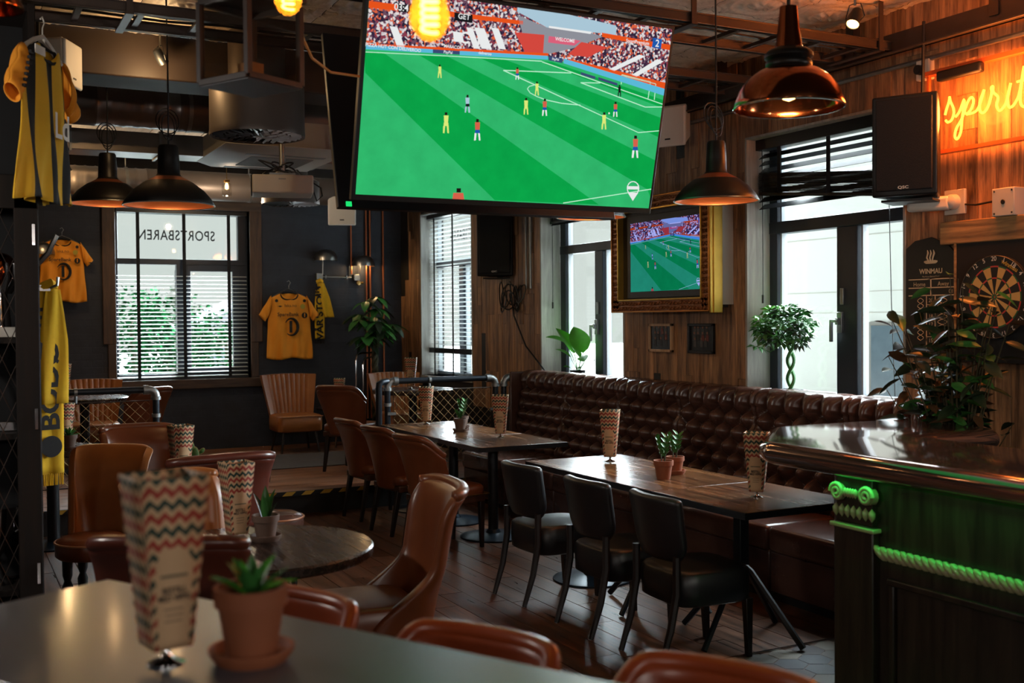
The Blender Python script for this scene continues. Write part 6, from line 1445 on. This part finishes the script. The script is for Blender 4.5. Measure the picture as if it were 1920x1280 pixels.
# ================================================================== JERSEYS AND SCARVES
def jersey(label, loc, rz, striped=False, sc_=1.0, kind=0):
    t = thing('football_jersey', label, 'jersey', loc, rz, 'football jerseys hung as decoration'); rr = random.Random(kind+3); Hh = .76
    stripe = None
    if striped:
        q = NT('yellow_black_stripes'); v = q.coord('Object'); s = q.n('ShaderNodeSeparateXYZ'); q.t.links.new(v, s.inputs[0])
        w = q.math('ADD', q.math('MULTIPLY', s.outputs[0], 6.2), .75); w = q.math('GREATER_THAN', q.math('FRACT', w), .58); stripe = q.bsdf(q.mix(w, srgb('d0a21a'), srgb('131214')), .8)
    body = stripe or M['yellow']
    def wave(x, z, b): return .016*sin(x*34+z*5+kind)+.010*sin(x*70-z*9)*(1-z/Hh)
    for back in (0, 1):
        def fn(u, v):
            a = (u-.5)*2; hw = .255+.012*cos(v*5)-.035*max(0, v-.62)/.38; x = a*hw; zt = Hh-.055*abs(a)**1.6*1.5
            neck = (.085 if not back else .02)*max(0, 1-(abs(x)/.095)**2) if abs(x) < .095 else 0
            z = v*(zt-neck)+(1-v)*.012*sin(a*5+kind); bulge = .045*(1-a*a)*(1 if back else -1)*(.6+.4*(1-v))
            return (x, bulge+wave(x, z, back)*(1-v*.5), z)
        b = MB(); b.grid(fn, 34, 26); b.build('body' if not back else 'back', body, t, smooth=180, solid=.003)
    for s in (-1, 1):
        def fs(u, v):
            # v runs shoulder -> cuff, u around the sleeve
            p0 = Vector((s*.205, 0, .715)); p1 = Vector((s*.235, 0, .49)); c0_ = Vector((s*.345, 0, .50)); c1_ = Vector((s*.275, 0, .425))
            top = p0.lerp(c0_, v); bot = p1.lerp(c1_, v); ang = u*2*pi; m = (top+bot)/2; h = (top-bot)/2; return m+h*cos(ang)+Vector((0, .042*sin(ang)*(1-.2*v)+.008*sin(v*12), 0))
        b = MB(); b.grid(fs, 20, 10); b.build('sleeve', M['yellow'] if not striped else M['yellow'], t, smooth=180, solid=.003)
    b = MB(); b.tube([(.10*sin(a), -.02*cos(a)-.01, .755-.085*max(0, cos(a))-.02*abs(sin(a))) for a in [2*pi*i/28 for i in range(28)]], .008, 6, closed=True); b.build('collar', M['blackcloth'], t)
    b = MB(); b.tube([(-.19, 0, .70), (-.08, 0, .76), (0, 0, .79), (.08, 0, .76), (.19, 0, .70)], .005 if not striped else .012, 6); b.tube([(0, 0, .79), (.0, 0, .83), (.02, 0, .86), (.0, 0, .885), (-.02, 0, .87)], .0035, 6); b.build('hanger', M['white'] if striped else M['steel'], t)
    fr = lambda x, z: frame_m((x, -.066, z), (1, 0, 0), (0, 0, 1))
    if not striped:
        letters('laka.no', M['printblack'], t, fr(0, .60), .050); letters('SpareBank', M['printblack'], t, fr(-.03, .50), .058, bold=.015)
        def ring(x, z, r0, r1): 
            b.prism([(r1*cos(2*pi*i/24), r1*sin(2*pi*i/24)) for i in range(24)], lambda u, w, q: (x+u, -.064-.002*q, z+w))
        b = MB(); ring(.16, .49, 0, .034); ring(-.16, .655, 0, .018); ring(.16, .655, 0, .018); b.build('sponsor_discs', M['printblack'], t)
        letters('1', M['yellow'], t, frame_m((.16, -.069, .49), (1, 0, 0), (0, 0, 1)), .06, bold=.03)
        b = MB(); ring(.14, .59, 0, .028); b.build('club_crest', plain('green_gold_crest', '9a8a2a', .7), t)
        b = MB(); b.tube([(.005+.075*cos(a), -.067, .36+.095*sin(a)) for a in [radians(-130)+radians(280)*i/24 for i in range(25)]], [.004+.014*sin(pi*i/24) for i in range(25)], 6); b.build('sponsor_ring', M['printblack'], t)
        letters('1', M['printblack'], t, fr(0, .355), .16, .17, bold=.05)
        for s in (-1, 1):
            b = MB(); b.prism([(-.03, 0), (0, .006), (.028, .0), (0, -.012)], lambda u, w, q: (-.12*s+u if s > 0 else .31+u, -.066-.002*q, .595+w if s > 0 else .47+w)); b.build('maker_mark', M['printblack'], t)
    else:
        letters('Ld', M['printwhite'], t, frame_m((.05, -.067, .36), (1, 0, 0), (0, 0, 1)), .16, .17, bold=.02)
        b = MB(); b.bx(-.215, -.12, -.07, -.066, .665, .705); b.build('shoulder_badge', M['printwhite'], t)
        b = MB()
        for i in range(7): b.bx(-.235-.011*i, -.205-.011*i, -.06, -.046, .66-i*.028, .672-i*.028)
        b.build('shoulder_dashes', M['blackcloth'], t)
    t.scale = (sc_,)*3
    return t
jersey('yellow football jersey on a wire hanger between the window and the scarf', (3.665, DY-.09, 1.245), radians(0), False, 1.06, 1)
jersey('yellow football jersey hung near the trophy cabinet, left of the window', (1.14, DY-.09, 1.925), radians(0), False, .92, 2)
jersey('yellow and black striped football jersey hanging in the upper left', (.41, 5.44, 2.25), radians(60), True, .95, 4)
def scarf(label, loc, rz, text, L, w, lower):
    t = thing('supporter_scarf', label, 'scarf', loc, rz, 'yellow and black supporter scarves')
    def fn(k):
        return lambda u, v: ((u-.5)*w*(.55+.45*min(1, v*2.2))+k*.02+k*v*.10*lower, -.012-.02*abs(k)+.008*sin(u*9+v*4), -v*L*(1 if k == 0 else .62))
    b = MB(); b.grid(fn(0), 8, 24); b.build('front_fall', M['yellow2'], t, solid=.006, smooth=180)
    b = MB(); b.grid(fn(1), 8, 16); b.build('rear_fall', M['yellow2'], t, solid=.006, smooth=180)
    b = MB()
    for i in range(14): x = -w/2+w*(i+.5)/14; b.tube([(x, -.012, -L), (x+random.uniform(-.006, .006), -.012, -L-.06)], .004, 4)
    b.build('fringe', M['yellow2' if lower == 0 else 'blackcloth'], t)
    letters(text, M['printblack'], t, frame_m((0, -.032, -L*.52), (0, 0, 1), (-1, 0, 0)), w*1.15, w*.95, bold=.03, spacing=.95)
    b = MB()
    for i in range(3): b.bx(-w*.5, w*.5, -.024, -.0215, -L*.12-i*.04, -L*.12-i*.04+.018)
    b.build('black_bands', M['printblack'], t)
    b = MB(); b.tube([(-.03, -.02, .01), (0, -.05, .03), (.03, -.02, .015)], .024, 8); b.build('knot', M['yellow2'], t)
    return t
scarf('yellow scarf with black lettering hanging from the wall lamp box', (4.045, DY-.07, 2.16), 0, 'VÅR STOLT', .68, .12, 1)
sc2 = scarf('long yellow and black scarf hanging beside the trophy cabinet', (.455, 6.05, 1.87), radians(20), 'BODØ', .94, .14, 0)
b = MB(); b.prism([(.055*cos(2*pi*i/24), .055*sin(2*pi*i/24)) for i in range(24)], lambda x, y, q: (x, -.028-.002*q, -.80+y)); b.build('club_roundel', M['printblack'], sc2)
b = MB(); b.bx(.40, .47, 6.0, 6.02, 1.86, 1.89); b.tube([(.47, 6.0, 1.875), (.50, 5.98, 1.89), (.505, 5.98, 1.93)], .008, 8); b.tube([(.40, 6.01, 1.98), (.46, 5.98, 2.05), (.50, 5.97, 2.14)], .014, 8); o = b.build('coat_hook', M['steel']); tag(o, 'metal coat hook holding the long scarf', 'hook')

# ================================================================== TROPHY CABINET
cx0, cx1, cy0, cy1 = -.95, .40, 5.72, 6.10
tc = thing('trophy_cabinet', 'tall dark wooden trophy cabinet with wire mesh front at the left edge', 'cabinet', (0, 0, 0))
b = MB(); b.bx(cx1-.035, cx1, cy0, cy1, 0, 3.22); b.build('side_panel', M['cabwood'], tc, bev=.004)
b = MB(); b.bx(cx0, cx0+.035, cy0, cy1, 0, 3.22); b.build('side_panel', M['cabwood'], tc, bev=.004)
b = MB(); b.bx(cx0, cx1, cy1-.015, cy1, 0, 3.22); b.build('back_panel', M['blackcloth'], tc)
for z in (.42, 1.17, 1.63, 2.35, 3.22):
    b = MB(); b.bx(cx0, cx1-.03, cy0+.03, cy1, z-.03, z); b.build('shelf', M['cabwood'], tc, bev=.003)
b = MB(); b.bx(cx1-.11, cx1-.005, cy0-.022, cy0, 0, 2.32); b.bx(cx0, cx1-.005, cy0-.022, cy0, 2.24, 2.40); b.bx(cx0, cx1-.005, cy0-.022, cy0, 0, .10); door = b.build('door_frame', M['cabwood'], tc, bev=.004)
for z in (2.12, 1.24, .5):
    b = MB(); b.bx(cx1-.032, cx1-.018, cy0-.028, cy0-.02, z-.05, z+.05); b.build('hinge', M['chrome'], door)
b = MB(); k = -1.6
while k < .45:
    for s in (1, -1):
        x0, x1 = k, k+1.6*.6; lo, hi = max(x0, cx0+.03), min(x1, cx1-.1)
        if hi > lo:
            z0 = .1+(lo-x0)/.6*1.36; z1_ = .1+(hi-x0)/.6*1.36
            if s < 0: z0, z1_ = 2.28-(lo-x0)/.6*1.36, 2.28-(hi-x0)/.6*1.36
            b.tube([(lo, cy0-.004, z0), (hi, cy0-.004, z1_)], .0022, 4, cap=False)
    k += .075
b.build('wire_mesh', M['rail'], door)
t = thing('trophy', 'silver ball trophy on a white base inside the cabinet, upper shelf', 'trophy', (.235, 5.93, 1.63), 0, 'trophies in the cabinet')
b = MB(); b.bx(-.06, .07, -.05, .05, 0, .05); b.build('base', M['white'], t, bev=.004)
b = MB(); b.lathe([(.05, .05), (.045, .12), (.034, .2), (.04, .25), (.0, .26)], 16); b.build('stem', M['silver'], t)
b = MB(); b.lathe([(.085*sin(pi*i/14), .33-.085*cos(pi*i/14)) for i in range(15)], 24); b.build('ball', M['copper'], t)
for k in range(4):
    a = -1.2+k*.55; b = MB(); b.tube([(.04*cos(a), .04*sin(a)-.01, .22), (.08*cos(a), .08*sin(a)-.02, .29), (.078*cos(a), .078*sin(a)-.03, .36)], [.016, .014, .009], 8); b.build('finger', M['silver'], t)
t = thing('trophy', 'slim silver sail trophy inside the cabinet, middle shelf', 'trophy', (.22, 5.92, 1.17), 0, 'trophies in the cabinet')
b = MB(); b.bx(-.02, .10, -.05, .05, 0, .05); b.build('base', M['silver'], t, bev=.006)
b = MB(); b.grid(lambda u, v: (-.03-.09*v**2+.05*(u-.5)*(1-v), .02*(u-.5), .05+.33*v), 4, 12); b.build('sail', M['silver'], t, solid=.012, smooth=180)
t = thing('trophy', 'big silver two-handled cup inside the cabinet, bottom shelf', 'trophy', (.20, 5.92, .42), 0, 'trophies in the cabinet')
b = MB(); b.lathe([(.07, 0), (.07, .02), (.04, .04), (.018, .09), (.016, .13), (.05, .19), (.085, .27), (.092, .36), (.098, .38)], 28); b.build('cup', M['silver'], t, smooth=60)
for s in (-1, 1):
    b = MB(); b.tube([(s*.085, 0, .25), (s*.13, 0, .28), (s*.155, 0, .34), (s*.145, 0, .39), (s*.115, 0, .395), (s*.095, 0, .36)], .008, 8); b.build('handle', M['silver'], t)

# ================================================================== PLANTS
def place_leaf(me, parent, base, tip_dir, L, roll=0., wide=1.0, name='leaf'):
    d = Vector(tip_dir).normalized(); up = Vector((0, 0, 1)); x = d.cross(up)
    if x.length < 1e-3: x = Vector((1, 0, 0))
    x.normalize(); z = x.cross(d); Rm = Matrix(((x.x, d.x, z.x), (x.y, d.y, z.y), (x.z, d.z, z.z))).to_4x4() @ Matrix.Rotation(roll, 4, 'Y')
    o = bpy.data.objects.new(name, me); put(o, parent); o.matrix_local = Matrix.Translation(base) @ Rm @ Matrix.Diagonal((L*wide, L, L, 1)); return o
# money-tree in the far corner
t = thing('potted_tree', 'tall potted tree with glossy hand-shaped leaves in the far corner', 'potted plant', (4.60, 12.55, SH)); rr = random.Random(5)
b = MB(); b.lathe([(.12, 0), (.17, .28), (.18, .30), (.16, .30), (.15, .26), (0, .26)], 28); b.build('pot', M['shade'], t)
for k in range(3): b = MB(); b.tube([(.028*cos(i*.7+k*2.09), .028*sin(i*.7+k*2.09), .25+.9*i/24) for i in range(25)], .02, 7); b.build('braided_stem', M['stem'], t)
lm1 = leaf_mesh('leaf', M['leaf'], .42, .10, .30); lm2 = leaf_mesh('leaf', M['leafd'], .42, .10, .35)
for k in range(17):
    a = k*2.4; r_ = .07+.024*k*.8; z = 1.18+.42*rr.random()+(.2 if k < 5 else 0); c = Vector((r_*cos(a)*.7-.03, r_*sin(a)*.6-.05, z)); b = MB(); b.tube([(0, 0, 1.1), c*.55+Vector((0, 0, .5)), c], .005, 5); st = b.build('petiole', M['stem'], t)
    for j in range(6):
        aa = a+j*2*pi/6; place_leaf(lm1 if (k+j) % 3 else lm2, st, c, (cos(aa), sin(aa)*.8, -.35+.2*rr.random()), rr.uniform(.19, .26))
# broad-leaved plant on the sill
t = thing('potted_plant', 'bright green broad-leaved plant on the sill behind the banquette', 'potted plant', (5.245, 8.84, 1.13))
b = MB(); b.lathe([(.05, 0), (.075, .085), (.08, .09), (.07, .09), (.065, .075), (0, .075)], 24); b.build('pot', M['shade'], t); lb = leaf_mesh('leaf', M['leafb'], .62, .14, .22, 10)
for base, d, L in (((.0, .06, .24), (-.42, .12, .9), .30), ((-.01, -.12, .25), (-.42, -.2, .9), .31), ((0, .20, .33), (-.5, .7, .45), .22), ((0, .12, .2), (-.45, .5, .55), .17), ((0, -.12, .17), (-.45, -.5, .4), .17), ((.02, -.02, .2), (-.3, .1, .6), .14), ((0, .12, .1), (-.2, .8, .25), .10), ((0, -.04, .1), (-.2, -.5, .3), .11)):
    b = MB(); b.tube([(0, 0, .07), (base[0]*.6, base[1]*.4, base[2]*.6), base], .005, 6); st = b.build('stalk', M['leaf'], t); place_leaf(lb, st, base, d, L, .4)
b = MB(); b.tube([(0, -.03, .08), (0, -.12, .22), (0, -.22, .28), (0, -.30, .20)], .003, 5); st = b.build('stalk', M['leafd'], t); place_leaf(leaf_mesh('leaf', M['leafd'], .2, .1, .1), st, (0, -.29, .21), (0, -.3, -.8), .06)
# umbrella tree on the sill
t = thing('bonsai_tree', 'small umbrella tree with braided trunk on the window sill', 'potted plant', (5.25, 5.93, 1.13)); rr = random.Random(8)
b = MB(); b.lathe([(.075, 0), (.11, .05), (.115, .06), (.1, .06), (.09, .05), (0, .052)], 24); b.build('dish', M['shade'], t); b = MB(); b.lathe([(.095, .052), (.05, .068), (0, .07)], 16); b.build('soil', M['soil'], t)
for k in range(2): b = MB(); b.tube([(.02*cos(i*.45+k*pi), .026*sin(i*.45+k*pi), .05+.36*i/20) for i in range(21)], .013, 7); b.build('braided_stem', M['leaf'], t)
wm = {}
for key, m in (('a', 'leaf'), ('b', 'leafb'), ('c', 'leafd')):
    q = MB()
    for j in range(8):
        a = j*2*pi/8; u = Vector((cos(a), sin(a), 0)); w = Vector((-sin(a), cos(a), 0)); q.add([u*.012, u*.045+w*.016+Vector((0,0,-.004)), u*.075+Vector((0,0,-.022)), u*.045-w*.016+Vector((0,0,-.004)), u*.045+Vector((0,0,.003))], [(0, 4, 1), (1, 4, 2), (2, 4, 3), (3, 4, 0)])
    wm[key] = q.mesh('leaf_whorl', M[m], 0, fixn=False)
for k in range(75):
    a = k*2.4; f = (k+.5)/75; el = 1-1.7*f; r_ = .21*sqrt(max(.05, 1-el*el))*rr.uniform(.7, 1.05); c = Vector((min(.11, r_*cos(a)*.8)-.04, r_*sin(a)+.02, .49+.15*el)); o = inst('leaf_whorl', wm['b' if (sin(a) > .5 and rr.random() < .7) else rr.choice('aac')], t, c, (rr.uniform(-.7, .7), rr.uniform(-.7, .7), rr.uniform(0, 6)), (rr.uniform(.9, 1.25),)*3)
for c in ((-.06, -.27, .56), (-.02, .30, .50), (-.03, .33, .36)):
    b = MB(); b.tube([(0, 0, .42), (c[0]*.6, c[1]*.6, c[2]-.04), c], .003, 5); st = b.build('shoot', M['leaf'], t); inst('leaf_whorl', wm['a'], st, c, (.3, .2, 0), (1.2,)*3)
# big shrub in front of the dartboard
t = thing('potted_shrub', 'large dark leafy shrub in front of the dartboard', 'potted plant', (4.93, 4.17, 0)); rr = random.Random(12)
b = MB(); b.lathe([(.10, 0), (.14, .4), (.15, .42), (.13, .42), (.12, .36), (0, .36)], 24); b.build('pot', M['shade'], t)
lms = [leaf_mesh('leaf', M['leafd'], .36, .12, .2, 5), leaf_mesh('leaf', M['leaf'], .36, .12, .2, 5), leaf_mesh('leaf', M['leafr'], .36, .12, .2, 5)]
nl = 0
for k in range(37):
    a = k*2.4; sp = rr.uniform(.1, 1.0); top = Vector((-.16+.14*cos(a)*sp-.04, -.02+.50*sin(a)*sp, rr.uniform(1.25, 1.95)-.22*abs(sin(a))*sp)); mid = Vector((top.x*.4-.03, top.y*.35, top.z*.62))
    b = MB(); P = [Vector((0, 0, .36)), mid, mid.lerp(top, .55)+Vector((0, 0, .04)), top]; b.tube(P, [.009, .006, .004, .002], 5); st = b.build('branch', M['stem'], t)
    for j in range(8):
        f = .30+.7*j/7; p = mid.lerp(top, (f-.3)/.7) if f > .3 else mid; aa = rr.uniform(0, 2*pi); d = Vector((cos(aa)*.8-.15, sin(aa), rr.uniform(-.5, .55)))
        if p.x+d.x*.1 > .14: d.x = -abs(d.x)
        place_leaf(lms[rr.choice((0, 0, 0, 1, 2))], st, p, d, rr.uniform(.12, .18), rr.uniform(-.8, .8)); nl += 1
# ================================================================== FILL LAMPS ADDED OUT OF VIEW TO BRIGHTEN THE ROOM
fillm = emit('fill_globe', 'ffe6c8', 3.0)
def fill_lamp(label, loc, e):
    t = thing('fill_pendant', label, 'pendant lamp', loc, 0, 'added fill globes out of view')
    b = MB(); b.lathe([(.12*sin(pi*i/16), -.12*cos(pi*i/16)) for i in range(17)], 28); b.build('globe', fillm, t, smooth=180)
    b = MB(); b.lathe([(.05, .11), (.04, .17), (0, .18)], 16); b.tube([(0, 0, .17), (0, 0, CZ-loc[2])], .006, 6); b.build('cord', M['cable'], t)
    point('fill_glow', (loc[0], loc[1], loc[2]-.14), e, (1.0, .92, .84), .12)
for i, (x, y, e) in enumerate(((-2.0, -1.6, 80), (.6, -2.3, 80), (3.2, -1.8, 90), (-1.1, 4.5, 75))):
    fill_lamp(('added fill globe behind the camera, far left', 'added fill globe behind the camera, centre', 'added fill globe behind the camera, right', 'added fill globe left of the trophy cabinet, out of view')[i], (x, y, 2.45), e)
fill_lamp('added fill globe behind the bar counter, out of view to the right', (4.55, 2.3, 2.35), 14)  # unseen fill, added to lift the ceiling above the bar
